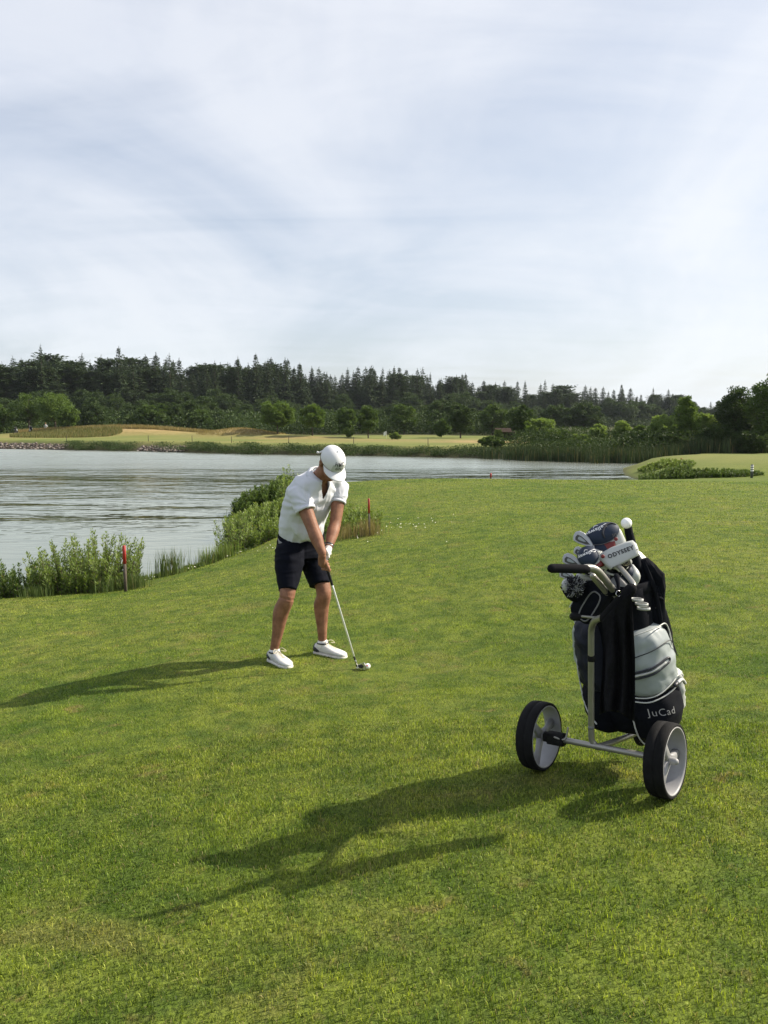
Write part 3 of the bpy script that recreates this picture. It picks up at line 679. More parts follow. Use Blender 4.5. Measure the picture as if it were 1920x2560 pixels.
# ---------------------------------------------------------------- near bank plants
def shoots(root, cx, cy, rx_, ry_, n, hmin, hmax, seed, mat, leaf=.075, per=52, lean=.28, base_leafs=True, name='foliage'):
    """upright leafy willow shoots: stems and foliage under one root"""
    r = np.random.default_rng(seed); paths = []; C, D, N_, L_, col = [], [], [], [], []
    for i in range(n):
        a = r.random() * 6.28; rr = math.sqrt(r.random()); x = cx + rx_ * rr * math.cos(a); y = cy + ry_ * rr * math.sin(a)
        gz = max(h1(x, y), ZW); hh = r.uniform(hmin, hmax) * (1 - .35 * rr * rr); la = math.atan2(y - cy, x - cx) + r.normal() * .7; ln = lean * (rr * .8 + .3 * r.random())
        b0 = np.array([x, y, gz - .05]); tp = b0 + np.array([math.cos(la) * ln * hh, math.sin(la) * ln * hh, hh]); md = (b0 + tp) / 2 - np.array([math.cos(la), math.sin(la), 0]) * ln * hh * .12
        paths.append(([b0, md, tp], [.006, .004, .0015])); tone = r.random()
        m = int(per * hh / hmax * 1.3) + 4; ts = np.sort(r.random(m)) ** .8
        for q_, tt in enumerate(ts):
            p = (1 - tt) ** 2 * b0 + 2 * tt * (1 - tt) * md + tt * tt * tp; aa = q_ * 2.4 + r.normal() * .3
            d = np.array([math.cos(aa), math.sin(aa), .55 + .7 * tt + r.normal() * .25]); d /= np.linalg.norm(d)
            C.append(p + d * .01); D.append(d); nn = np.array([0, 0, 1.]) - d * d[2] + r.normal(size=3) * .3; N_.append(nn / np.linalg.norm(nn))
            L_.append(leaf * (1.15 - .55 * tt) * r.uniform(.7, 1.3)); col.append((np.clip(.15 + .55 * tt + .3 * tone + r.normal() * .1, 0, 1), 0 if r.random() > .02 else .5, 0))
    L_ = np.array(L_); V_, F_, C_ = leaves(np.array(C), L_, L_ * .40, np.array(D), np.array(N_), np.array(col))
    rl = root.matrix_basis.translation if root is not None else Vector((0, 0, 0)); off = np.array(rl[:])
    fo = link(bpy.data.objects.new(name, npmesh(name, V_ - off, F_, mat, col=C_))); fo.parent = root
    tv, tf = tubes(paths, 4)
    so = link(bpy.data.objects.new('stems', npmesh('stems', tv - off, tf, M_BARK))); so.parent = root
def gp(px, py, d): p = W(px, py, d); return p.x, p.y
def willow(name, label, cat, spots, seed, mat=None, **kw):
    """spots: (px, d, halfwidth m, depth m, n, hmin, hmax)"""
    px, d = spots[0][:2]; p = W(px, 1400, d); root = empty(name, (p.x, p.y, max(h1(p.x, p.y), ZW)), label, cat, 'leafy bushes on the near shore')
    root_mb = root
    for i, (px, d, hw, hd, n, h0, h1_) in enumerate(spots):
        q_ = W(px, 1400, d); shoots(root, q_.x, q_.y, hw, hd, n, h0, h1_, seed + i, mat or M_BUSH, **kw)
    return root
willow('willow_bush', 'big light green leafy bush beside the left red stake', 'bush', [(215, 12.3, .82, .55, 190, .50, 1.02), (160, 12.0, .95, .45, 90, .25, .6)], 201)
willow('willow_bush', 'lower dark leafy bush at the far left shore', 'bush', [(50, 12.0, .62, .5, 75, .35, .68)], 206, M_OAK)
willow('willow_bush', 'leafy bush over the water directly left of the golfer', 'bush', [(658, 19.0, .85, .9, 230, .42, .80)], 211, leaf=.10)
willow('willow_bush', 'darker grassy bush behind the leafy one, left of the golfer shoulder', 'bush', [(672, 24.0, 1.0, 1.3, 210, .38, .70)], 221, M_OAK, leaf=.12)
willow('willow_bush', 'tall thin leafy shoot over the bush left of the golfer shoulder', 'bush', [(722, 22.0, .15, .3, 12, .95, 1.15)], 226, leaf=.10)
willow('willow_bush', 'small leafy bush standing in the water edge left of the shorts', 'bush', [(588, 16.0, .30, .3, 30, .5, 1.15)], 231, leaf=.085)
willow('willow_bush', 'low leafy bush on the shore just behind the shorts', 'bush', [(655, 16.3, .55, .35, 60, .25, .6)], 236, leaf=.085)
willow('willow_bush', 'low green shrub behind the golfer arms beside the right red stake', 'bush', [(875, 14.9, .55, .7, 110, .2, .52)], 241, leaf=.08)
willow('willow_bush', 'low shrub in the grass between golfer and right red stake', 'bush', [(845, 16.5, .35, .6, 50, .3, .6)], 246, leaf=.08)
# far side of the inlet
willow('willow_bush', 'dark round bush at the tip of the right inlet', 'bush', [(1655, 36.5, 1.1, .9, 260, .34, .66)], 251, M_OAK, leaf=.12)
willow('willow_bush', 'long low light green bush line beyond the lawn crest', 'bush', [(1765, 35.5, 1.7, .8, 300, .22, .42)], 256, M_OAK, leaf=.11)
willow('willow_bush', 'low brownish bush line left of the striped post', 'bush', [(1845, 36.0, .9, .6, 130, .12, .28)], 261, M_OAK, leaf=.12)
willow('willow_bush', 'narrow green growth behind the dark round bush at the inlet', 'bush', [(1660, 42, 1.4, 1.5, 150, .2, .38)], 266, leaf=.12)
def clump(name, label, px, d, spread, per, hmin, hmax, seed, mat=None, n=1, wid=.008):
    p = W(px, 1400, d); r = random.Random(seed)
    sp2 = [(p.x + r.gauss(0, spread), p.y + r.gauss(0, spread * .6)) for _ in range(n)]
    o = reeds(name, sp2, hmin, hmax, seed, mat or M_REED, label, per=per, wid=wid, spread=.09, kind=None)
    if name.startswith('dry'): return tag(o, label, 'grass', kind='stuff')
    return tag(o, label, 'reeds', 'grass tufts at the near water edge')
clump('reed_tuft', 'dense upright tuft of reeds alone at the water edge', 430, 13.3, .12, 60, .3, .55, 301, n=4)
clump('reed_tuft', 'bright grass tuft left of the small water edge bush', 545, 14.6, .22, 60, .2, .42, 302, M_BUSH, n=6)
clump('reed_tuft', 'thin reeds at the left foot of the bush beside the golfer', 500, 14.2, .15, 26, .12, .30, 303, n=4)
clump('dry_grass_tuft', 'loose grass under the far left bush', 70, 11.5, .24, 40, .08, .22, 304, M_REED, n=8)
clump('dry_grass_tuft', 'dry grass around the foot of the left red stake', 290, 11.9, .25, 50, .12, .3, 305, M_REED, n=12)
clump('dry_grass_tuft', 'dry straw coloured grass around the right red stake', 905, 13.8, .24, 50, .12, .34, 306, M_STRAWBL, n=9)
# unmown fringe of grass and clover between lawn and water
near_shore = [(-12, 10.3), (-7.2, 12.0), (-5.6, 12.9), (-4.3, 13.9), (-3.7, 15.0), (-3.35, 16.5), (-3.3, 18), (-3.8, 20), (-4.5, 22.5), (-4.8, 25)]
def fringe(seed, off, sc, per, hmin, hmax, mat, name, label, wid=.01):
    r = random.Random(seed); pts = []
    for x, y in along(near_shore, .07, .0):
        # push towards land (away from the pond)
        e = .3; gx = float(pond_sd(np.array([x + e]), np.array([y]))[0] - pond_sd(np.array([x - e]), np.array([y]))[0]); gy = float(pond_sd(np.array([x]), np.array([y + e]))[0] - pond_sd(np.array([x]), np.array([y - e]))[0])
        l_ = math.hypot(gx, gy) + 1e-6; o_ = r.uniform(*off); pts.append((x + gx / l_ * o_, y + gy / l_ * o_))
    return reeds(name, pts, hmin, hmax, seed, mat, label, per=per, wid=wid, spread=sc)
fringe(401, (0.0, .85), .14, 34, .035, .11, M_REED, 'fringe_grass', 'unmown grass along the near water edge', wid=.012)
fringe(402, (0.1, .8), .14, 20, .04, .12, M_BUSH, 'fringe_grass', 'short bright weeds along the near water edge', wid=.016)
# clover flowers
r_ = np.random.default_rng(77); fl = []
for x, y in along(near_shore, .035, .0):
    if r_.random() < .15: continue
    o_ = abs(r_.normal()) * .35 + .55; fl.append((x + o_ * .62 + r_.normal() * .12, y - o_ * .62 + r_.normal() * .12))
fl += [(0.2 + r_.normal() * .6, 14.3 + r_.normal() * .8) for _ in range(45)] + [(-1.2 + r_.normal() * .5, 14.2 + r_.normal() * .4) for _ in range(60)]
fl = np.array(fl); fz = H(fl[:, 0], fl[:, 1]) + r_.uniform(.03, .07, len(fl)); n = len(fl)
o3 = np.array([[1, 0, 0], [-.5, .86, 0], [-.5, -.86, 0], [0, 0, 1.0]]) * .011
Vf = (np.c_[fl, fz][:, None, :] + o3[None] * r_.uniform(.7, 1.3, (n, 1, 1))).reshape(-1, 3); b4 = (np.arange(n) * 4)[:, None]
Ff = np.concatenate([b4 + np.array([[0, 1, 3]]), b4 + np.array([[1, 2, 3]]), b4 + np.array([[2, 0, 3]])])
M_CLOVER = simple('clover_white', (.72, .70, .58), .8)
tag(mobj('clover_flowers', npmesh('clover_flowers', Vf, Ff, M_CLOVER)), kind='stuff', label='small white clover flowers along the lawn edge', cat='flowers')

# ---------------------------------------------------------------- organic modelling helpers
def N3(v): v = Vector(v); return v.normalized()
def loft(secs, n=24, power=2.0, caps=True):
    """secs: (centre, A, B) with A, B half-axis vectors -> V, F(quads+caps as tri fans)"""
    Vs = []; 
    for c, A_, B_ in secs:
        for i in range(n):
            th = 2 * math.pi * i / n; cs, sn = math.cos(th), math.sin(th)
            k = (abs(cs) ** power + abs(sn) ** power) ** (-1 / power) if power != 2 else 1.0
            Vs.append(Vector(c) + Vector(A_) * cs * k + Vector(B_) * sn * k)
    F_ = []
    for j in range(len(secs) - 1):
        for i in range(n):
            a = j * n + i; b2 = j * n + (i + 1) % n; F_.append((a, b2, b2 + n, a + n))
    if caps:
        F_.append(tuple(reversed(range(n)))); F_.append(tuple((len(secs) - 1) * n + i for i in range(n)))
    return [tuple(v_) for v_ in Vs], F_
def limb(pts, radii, n=16, sub=5, flat=None, win=1):
    """smooth tapered limb through pts; radii scalars or (ra, rb)"""
    P_ = [Vector(p) for p in pts]; out = []
    m = len(P_)
    def cr(a, b_, c, d, t_): return 0.5 * ((2 * b_) + (c - a) * t_ + (2 * a - 5 * b_ + 4 * c - d) * t_ * t_ + (3 * b_ - a - 3 * c + d) * t_ ** 3)
    rr = [r if isinstance(r, (tuple, list)) else (r, r) for r in radii]
    for i in range(m - 1):
        for s in range(sub):
            t_ = s / sub; a, b_, c, d = max(i - 1, 0), i, i + 1, min(i + 2, m - 1)
            out.append((cr(P_[a], P_[b_], P_[c], P_[d], t_), [cr(rr[a][q], rr[b_][q], rr[c][q], rr[d][q], t_) for q in (0, 1)]))
    out.append((P_[-1], list(rr[-1])))
    ref = Vector(flat).normalized() if flat is not None else Vector((0.3, 0.2, 1)).normalized()
    secs = []
    for i, (p, r2) in enumerate(out):
        tg = (out[min(i + win, len(out) - 1)][0] - out[max(i - win, 0)][0]).normalized()
        A_ = (ref - tg * ref.dot(tg))
        if A_.length < .05: A_ = tg.orthogonal()
        A_.normalize(); B_ = tg.cross(A_); secs.append((p, A_ * r2[0], B_ * r2[1]))
    # rounded ends
    def end(sec, d, rr0):
        c, A_, B_ = sec; return [(c + d * rr0 * .6, A_ * .75, B_ * .75), (c + d * rr0 * .92, A_ * .3, B_ * .3)]
    d0 = (out[0][0] - out[1][0]).normalized(); d1 = (out[-1][0] - out[-2][0]).normalized()
    e0 = end(secs[0], d0, min(out[0][1])); e1 = end(secs[-1], d1, min(out[-1][1]))
    return loft([e0[1], e0[0]] + secs + e1, n)
def ellips(c, ax, ay, az, seg=20, rings=14):
    """ellipsoid from centre and three half-axis vectors"""
    c, ax, ay, az = map(Vector, (c, ax, ay, az)); secs = []
    for j in range(rings + 1):
        ph = -math.pi / 2 + math.pi * (j + .0) / rings; k = max(.02, math.cos(ph)); secs.append((c + az * math.sin(ph), ax * k, ay * k))
    return loft(secs, seg)
def addm(parts):
    Vs, Fs = [], []
    for v_, f_ in parts:
        o = len(Vs); Vs += list(v_); Fs += [tuple(i + o for i in f) for f in f_]
    return Vs, Fs
def pymesh(name, V_, F_, mat, smooth=True, recalc=True):
    me = bpy.data.meshes.new(name); me.from_pydata([tuple(v_) for v_ in V_], [], [tuple(f) for f in F_])
    if recalc:
        bm_ = bmesh.new(); bm_.from_mesh(me); bmesh.ops.recalc_face_normals(bm_, faces=bm_.faces); bm_.to_mesh(me); bm_.free()
    if smooth: me.polygons.foreach_set('use_smooth', np.ones(len(me.polygons), bool))
    if mat: me.materials.append(mat)
    me.update(); return me
def remesh(name, parts, voxel, mat, smooth_it=4, smooth_f=.5, post=None, decimate=None):
    """union of closed pieces -> one continuous surface"""
    V_, F_ = addm(parts); me = pymesh(name, V_, F_, None)
    o = bpy.data.objects.new('tmp_remesh', me); COL.objects.link(o)
    md = o.modifiers.new('r', 'REMESH'); md.mode = 'VOXEL'; md.voxel_size = voxel; md.adaptivity = 0.0
    if smooth_it:
        sm = o.modifiers.new('s', 'SMOOTH'); sm.factor = smooth_f; sm.iterations = smooth_it
    dg = bpy.context.evaluated_depsgraph_get(); dg.update()
    out = bpy.data.meshes.new_from_object(o.evaluated_get(dg)); out.name = name
    bpy.data.objects.remove(o); bpy.data.meshes.remove(me)
    out.materials.clear(); out.materials.append(mat)
    n = len(out.vertices); co = np.empty(n * 3, np.float32); no = np.empty(n * 3, np.float32)
    out.vertices.foreach_get('co', co); out.vertex_normals.foreach_get('vector', no); co = co.reshape(-1, 3); no = no.reshape(-1, 3)
    if post is not None:
        co = post(co, no); out.vertices.foreach_set('co', np.ascontiguousarray(co, dtype=np.float32).ravel())
    out.polygons.foreach_set('use_smooth', np.ones(len(out.polygons), bool)); out.update()
    return out
def child(name, me, parent, label=None):
    """mesh in world coordinates -> child of an (unrotated) parent"""
    off = parent.matrix_basis.translation.copy(); pp = parent.parent
    while pp is not None: off += pp.matrix_basis.translation; pp = pp.parent
    me.transform(Matrix.Translation(-off))
    o = link(bpy.data.objects.new(name, me)); o.parent = parent
    if label: o['label'] = label
    return o
def top(name, me, origin, label, cat, group=None):
    me.transform(Matrix.Translation(-Vector(origin)))
    o = link(bpy.data.objects.new(name, me)); o.location = origin; return tag(o, label, cat, group)
def text_mesh(s, size, spacing=1.0, bold=0.0, ext=0.0):
    cu = bpy.data.curves.new('txt', 'FONT'); cu.body = s; cu.size = size; cu.align_x = 'CENTER'; cu.align_y = 'CENTER'; cu.space_character = spacing; cu.offset = bold; cu.resolution_u = 3; cu.extrude = ext
    o = bpy.data.objects.new('txt', cu); COL.objects.link(o); dg = bpy.context.evaluated_depsgraph_get(); dg.update()
    me = bpy.data.meshes.new_from_object(o.evaluated_get(dg)); bpy.data.objects.remove(o)
    bm_ = bmesh.new(); bm_.from_mesh(me)
    bmesh.ops.triangulate(bm_, faces=bm_.faces)
    bmesh.ops.subdivide_edges(bm_, edges=[e_ for e_ in bm_.edges if e_.calc_length() > size * .22], cuts=2, use_grid_fill=True)
    V_ = [v_.co.copy() for v_ in bm_.verts]; F_ = [[v_.index for v_ in f.verts] for f in bm_.faces]; bm_.free(); bpy.data.meshes.remove(me)
    return V_, F_
def wrapsurf(VF, fn):
    V_, F_ = VF; return [fn(v_.x, v_.y) for v_ in V_], F_
def fbm(p, o=3):
    s_ = 0; a = 1
    for _ in range(o): s_ += a * mnoise.noise(p); p = p * 2.03; a *= .5
    return s_

# ---------------------------------------------------------------- the golfer
M_SKIN, t = mat_new('skin')
tcn = t.new('ShaderNodeTexCoord').outputs['Object']
c = t.mix(t.ramp(t.noise(tcn, 18, 4, .6), [(.35, 0), (.65, 1)]), (0.175, 0.080, 0.048), (0.285, 0.142, 0.088))
c = t.mix(t.math('MULTIPLY', t.ramp(t.noise(tcn, 160, 3, .7), [(.45, 0), (.7, 1)]), .25), c, (0.16, 0.070, 0.040))
b = t.new('ShaderNodeBsdfPrincipled', ins={'Base Color': c, 'Roughness': .58, 'Specular IOR Level': .25, 'Subsurface Weight': .12, 'Subsurface Radius': (.01, .004, .002), 'Subsurface Scale': .5})
bmn = t.new('ShaderNodeBump', ins={'Height': t.noise(tcn, 120, 4, .7), 'Strength': .25, 'Distance': .002}); t.l.new(bmn.outputs[0], b.inputs['Normal'])
t.new('ShaderNodeOutputMaterial', ins={0: b.outputs[0]})
M_SHIRT = simple('white_pique', (.56, .58, .64), .85, var=.015, scale=6, bump=.25, bscale=420, spec=.2, sheen=.2)
M_SHORT = simple('navy_twill', (.0045, .0055, .011), .85, var=.1, scale=40, bump=.3, bscale=350, spec=.10)
M_BELT = simple('grey_waistband', (.22, .22, .23), .8, bump=.2)
M_CAP = simple('white_cap', (.64, .65, .68), .8, var=.015, bump=.2, bscale=350, spec=.25)
M_CAPGREY = simple('pale_grey_panel', (.47, .50, .47), .8, bump=.2, bscale=350)
M_INK = simple('black_ink', (.02, .02, .022), .6)
M_SHOE = simple('white_shoe_leather', (.60, .60, .60), .45, var=.03, spec=.5)
M_SOLE = simple('white_sole', (.62, .60, .55), .7, var=.08)
M_NAVY = simple('navy_leather', (.014, .016, .026), .5)
M_LACE = simple('cream_lace', (.62, .56, .42), .8)
M_SOCK = simple('white_sock', (.78, .78, .78), .9, bump=.3, bscale=300)
M_HAIR = simple('short_grey_hair', (.16, .14, .12), .8, var=.3, scale=120, bump=.8, bscale=400)
M_STEEL = simple('polished_steel', (.62, .62, .63), .22, metal=1.0, var=.03)
M_SHAFT = simple('bright_shaft', (.86, .87, .88), .30, metal=.75, var=.01)
M_SATIN = simple('satin_steel', (.42, .42, .41), .38, metal=1.0, var=.05)
M_RUBBER = simple('black_rubber', (.010, .010, .011), .75, bump=.3, spec=.2)
M_BALL, t = mat_new('ball_white')
tcn = t.new('ShaderNodeTexCoord').outputs['Object']
vor = t.new('ShaderNodeTexVoronoi', ins={'Vector': tcn, 'Scale': 240.0}).outputs['Distance']
b = t.new('ShaderNodeBsdfPrincipled', ins={'Base Color': (.86, .86, .85, 1), 'Roughness': .3})
bmn = t.new('ShaderNodeBump', ins={'Height': vor, 'Strength': .5, 'Distance': .002}); t.l.new(bmn.outputs[0], b.inputs['Normal'])
t.new('ShaderNodeOutputMaterial', ins={0: b.outputs[0]})

def px(x, y, d): return W(x, y, d)
SH = N3((.80, .60, .04))          # right shoulder -> left shoulder
J = dict(rsh=px(747, 1232, 5.90), rel=px(781, 1319, 5.82), rwr=px(806, 1384, 5.76),
         lsh=px(850, 1216, 6.10), lel=px(838, 1308, 6.00), lwr=px(820, 1374, 5.84),
         rhip=px(724, 1376, 6.14), lhip=px(778, 1366, 6.36), rkn=px(717, 1492, 6.00), lkn=px(809, 1480, 6.24),
         ran=px(686, 1622, 6.10), lan=px(806, 1600, 6.32))
# torso sections: (px, py, d, half width along SH, half thickness)
TOR = [(752, 1395, 6.24, .155, .125), (752, 1362, 6.24, .175, .125), (752, 1335, 6.20, .165, .120), (757, 1300, 6.14, .170, .128), (768, 1262, 6.07, .180, .132),
       (780, 1230, 6.01, .190, .122), (790, 1208, 5.97, .165, .095), (798, 1190, 5.94, .085, .068)]
def torso(inflate, i0=0, i1=None, capdrop=None):
    T = TOR[i0:i1]; cs = [px(*q[:3]) for q in T]; secs = []
    for i, q in enumerate(T):
        tg = (cs[min(i + 1, len(cs) - 1)] - cs[max(i - 1, 0)]).normalized()
        A_ = (SH - tg * SH.dot(tg)).normalized(); B_ = tg.cross(A_)
        secs.append((cs[i], A_ * (q[3] + inflate), B_ * (q[4] + inflate)))
    return loft(secs, 32, 2.3)
# head frame
hf = N3((.36, -.52, -.76)); hl = N3((.84, .54, .02)); hu = hl.cross(hf) * -1
hu = (hf.cross(hl)).normalized() * (1 if (hf.cross(hl)).normalized().z > 0 else -1); hl = hu.cross(hf).normalized()
if hl.x < 0: hl = -hl
HC = px(829, 1158, 5.86)
def hd(l, f, u_): return HC + hl * l + hf * f + hu * u_
head = [ellips(hd(0, -.005, .035), hl * .077, hf * .098, hu * .088),                 # skull
        ellips(hd(0, .030, -.035), hl * .064, hf * .064, hu * .085),                  # face
        ellips(hd(0, .056, -.095), hl * .042, hf * .036, hu * .030),                  # chin
        ellips(hd(.0, .018, -.080), hl * .058, hf * .050, hu * .042),                 # jaw
        ellips(hd(0, .094, -.012), hl * .012, hf * .013, hu * .028), ellips(hd(0, .106, -.032), hl * .016, hf * .016, hu * .012),  # nose
        ellips(hd(0, .085, .022), hl * .050, hf * .016, hu * .012),                   # brow
        ellips(hd(0, .090, -.062), hl * .024, hf * .012, hu * .006), ellips(hd(0, .088, -.073), hl * .022, hf * .012, hu * .006)]  # lips
for s in (-1, 1):
    head += [ellips(hd(.080 * s, -.012, -.012), hl * .010, hf * .018, hu * .032), ellips(hd(.086 * s, -.022, .002), hl * .007, hf * .012, hu * .020),
             ellips(hd(.048 * s, .062, -.038), hl * .022, hf * .022, hu * .022)]
neck = limb([px(796, 1198, 5.97), px(808, 1184, 5.92), hd(0, -.02, -.03)], [.068, .060, .062])
# club axis
ga = px(806.5, 1384, 5.80); gb = px(893, 1667, 5.93); gdir = (gb - ga).normalized()
clen = (gb - ga).length
def gpt(t_): return ga + gdir * t_
vc = (Vector((0, 0, CAMZ)) - ga).normalized()                       # towards the viewer
e1 = (vc - gdir * vc.dot(gdir)).normalized(); e2 = gdir.cross(e1)   # e1 front, e2 sideways
if e2.x < 0: e2 = -e2
def wrap(s, a0, a1, R_, r, rise=0.0, n=7, K=None, taper=.8):
    """finger curling round the grip at distance s, from angle a0 to a1 (0 = front, +90 = image right)"""
    pts = [K] if K is not None else []
    for i in range(n):
        a = R(a0 + (a1 - a0) * i / (n - 1)); pts.append(gpt(s + rise * i / (n - 1)) + (e1 * math.cos(a) + e2 * math.sin(a)) * R_)
    m = len(pts); return limb(pts, [r * (1 - (1 - taper) * i / (m - 1)) for i in range(m)], 10, 3)
def hand(s0, side, wrist, rf=.0088):
    """fist closed round the grip. s0: where the little finger sits; side -1: palm seen on the image left"""
    out = []; kn = []
    for i, (dl, rl) in enumerate([(0, .0080), (.019, .0088), (.039, .0092), (.060, .0090)]):   # little, ring, middle, index
        s = s0 + dl; K = gpt(s - .010) + e1 * (.010 + .004 * i) + e2 * side * .036; kn.append(K)
        out.append(wrap(s, side * 62 if side < 0 else side * 62, side * -205, .0205, rl, rise=.014 + .005 * i, K=K, n=8))
    # back of the hand
    kc = (kn[0] + kn[3]) / 2
    bk = limb([wrist, (wrist * .5 + kc * .5) + e1 * .006, kc], [(.026, .022), (.031, .018), (.030, .013)], 14, 4, flat=gdir)
    out.append(bk)
    out.append(limb([wrist + gdir * .02, (wrist + gpt(s0 + .02)) / 2 + e2 * side * .010, gpt(s0 + .03) + e2 * side * .016 - e1 * .006], [.024, .026, .022], 12, 4))
    # thumb leaves the side of the palm and lies down the grip
    tb = wrist * .35 + gpt(s0 + .01) * .65 + e1 * .012
    out.append(limb([tb, gpt(s0 + .030) + e1 * .026 - e2 * side * .004, gpt(s0 + .058) + e1 * .0235 - e2 * side * .010, gpt(s0 + .082) + e1 * .020 - e2 * side * .010], [.0135, .0115, .0105, .0085], 10, 4))
    return out
def arm(a, b_, c, r):
    m1 = (a + b_) / 2; m2 = b_ + (c - b_) * .35
    bow = (a - m1).cross(c - b_).normalized() * .0
    return limb([a, m1, b_, m2, b_ + (c - b_) * .8, c], r, 18, 6)
rarm = arm(J['rsh'], J['rel'], J['rwr'], [.050, .054, .0475, .0490, .0355, (.031, .026)])
larm = arm(J['lsh'], J['lel'], J['lwr'], [.046, .050, .0445, .0465, .0330, (.029, .024)])
rh = hand(.055, -1, J['rwr'])
def leg(hip, kn, an, toe, out_):
    hip, kn, an = Vector(hip), Vector(kn), Vector(an); back = -toe
    calf = kn + (an - kn) * .30 + back * .022 + out_ * .004
    low = kn + (an - kn) * .74 + back * .006
    return limb([hip, (hip + kn) / 2, kn + toe * .002, calf, low, an, an + Vector((0, 0, -.06))], [.080, .070, .0590, .0610, .0410, .0345, .036], 20, 6, win=5)
toeR = N3((.62, -.78, 0)); toeL = N3((.86, -.50, 0))
rleg = leg(J['rhip'], J['rkn'], J['ran'], toeR, -SH); lleg = leg(J['lhip'], J['lkn'], J['lan'], toeL, SH)
kneecap = [ellips(J['rkn'] + toeR * .018, toeR * .042, SH * .036, Vector((0, 0, .050))), ellips(J['lkn'] + toeL * .018, toeL * .042, SH * .036, Vector((0, 0, .050)))]
def footin(an, toe): return limb([an + Vector((0, 0, -.02)), an + Vector((0, 0, -.050)) + toe * .02, an + Vector((0, 0, -.065)) + toe * .05], [.032, .028, .022], 12, 3)
delt = [ellips(J['rsh'], SH * .05, Vector((0, 0, .05)), Vector((0, .05, 0)))]
ground_mid = Vector((J['ran'] + J['lan']) / 2); porg = Vector((ground_mid.x, ground_mid.y, h1(ground_mid.x, ground_mid.y)))
body = remesh('person', [torso(-.022), neck, rarm, larm, rleg, lleg, footin(J['ran'], toeR), footin(J['lan'], toeL)] + head + rh + kneecap + delt, .0042, M_SKIN, 5, .5)
person = top('person', body, porg, 'golfer in white polo, navy shorts and white cap bending over the ball', 'person')

def wrinkle(amp, fn):
    def post(co, no):
        d = np.array([fn(Vector(p)) for p in co]); return co + no * (d * amp)[:, None]
    return post
# shirt
def shirt_fold(p):
    # folds fanning out of the armpits, long vertical drapes, sleeve rolls
    a = J['rsh'] + Vector((.03, -.03, -.07)); v_ = p - a; ang = math.atan2(v_.z, v_.dot(SH)); r_ = v_.length
    f = .75 * math.sin(ang * 9 + 3 * mnoise.noise(p * 7)) * math.exp(-r_ / .16) * (1 - math.exp(-(r_ / .07) ** 2))
    a2 = J['lsh'] + Vector((-.04, -.03, -.07)); v2 = p - a2; ang2 = math.atan2(v2.z, v2.dot(SH)); f += .35 * math.sin(ang2 * 8 + 2 + 3 * mnoise.noise(p * 7)) * math.exp(-v2.length / .16) * (1 - math.exp(-(v2.length / .07) ** 2))
    low = max(0, min(1, (1.0 - (p.z - porg.z)) / .35))
    w2 = mnoise.noise(Vector((p.dot(SH) * 16, p.dot(SH) * 2, p.z * 4.5 + p.y * 3)))
    f += (.35 + .9 * low) * (1 - abs(w2) * 3.2)
    f += .45 * mnoise.noise(Vector((p.x * 9, p.y * 9, p.z * 26)))
    return f
def taper_to(c0, A0, c1, secs): return secs
def sleeve(a, b_, frac, r0, r1):
    e = a + (b_ - a) * frac; m = a + (b_ - a) * frac * .55
    ax = (b_ - a).normalized(); A_ = (SH - ax * SH.dot(ax)).normalized(); B_ = ax.cross(A_)
    s_ = [(a - ax * .045, A_ * r0 * .55, B_ * r0 * .6), (a - ax * .02, A_ * r0 * .92, B_ * r0 * .92), (a + ax * .02, A_ * r0, B_ * r0), (m, A_ * (r0 + r1) / 2, B_ * (r0 + r1) / 2), (e - ax * .012, A_ * r1, B_ * r1), (e, A_ * r1 * .98, B_ * r1 * .98)]
    return loft(s_, 24), e, ax, A_, B_
sl1, se1, sx1, sA1, sB1 = sleeve(J['rsh'] + Vector((-.004, 0, .006)), J['rel'], .53, .078, .072)
sl2, se2, sx2, sA2, sB2 = sleeve(J['lsh'] + Vector((.0, 0, .0)), J['lel'], .46, .068, .059)
shoulders = limb([J['rsh'] + Vector((0, .0, .012)), px(772, 1205, 5.98), px(800, 1195, 5.99), px(826, 1200, 6.03), J['lsh'] + Vector((0, 0, .008))], [.062, .066, .066, .060, .054], 20, 5)
upback = limb([px(765, 1240, 6.07), px(785, 1205, 6.02), px(798, 1192, 5.98)], [.12, .088, .066], 20, 4, flat=SH)
belly = ellips(px(768, 1292, 6.07), SH * .155, hf * .12, Vector((0, 0, .16)))
shirt_me = remesh('shirt', [torso(.012, 2, 8), sl1, sl2, shoulders, upback, belly], .0060, M_SHIRT, 5, .5, post=wrinkle(.0100, shirt_fold))
cn = px(800, 1190, 5.96); nax = (hd(0, -.02, -.03) - px(794, 1204, 5.99)).normalized()
cA = (SH - nax * SH.dot(nax)).normalized(); cB = nax.cross(cA)
if cB.dot(hf) < 0: cB = -cB
bmk = bmesh.new(); bmk.from_mesh(shirt_me); dl = []
for v_ in bmk.verts:
    q_ = v_.co - cn; xx, zz_, yy = q_.dot(cA), q_.dot(nax), q_.dot(cB); dep = -zz_
    if (zz_ > .022 and math.hypot(xx, yy) < .10) or (yy > .03 and -.03 < dep < .085 and abs(xx) < .036 * (1 - max(0, dep) / .085) ** .8): dl.append(v_)
bmesh.ops.delete(bmk, geom=dl, context='VERTS'); bmk.to_mesh(shirt_me); bmk.free()
shirt = child('shirt', shirt_me, person)
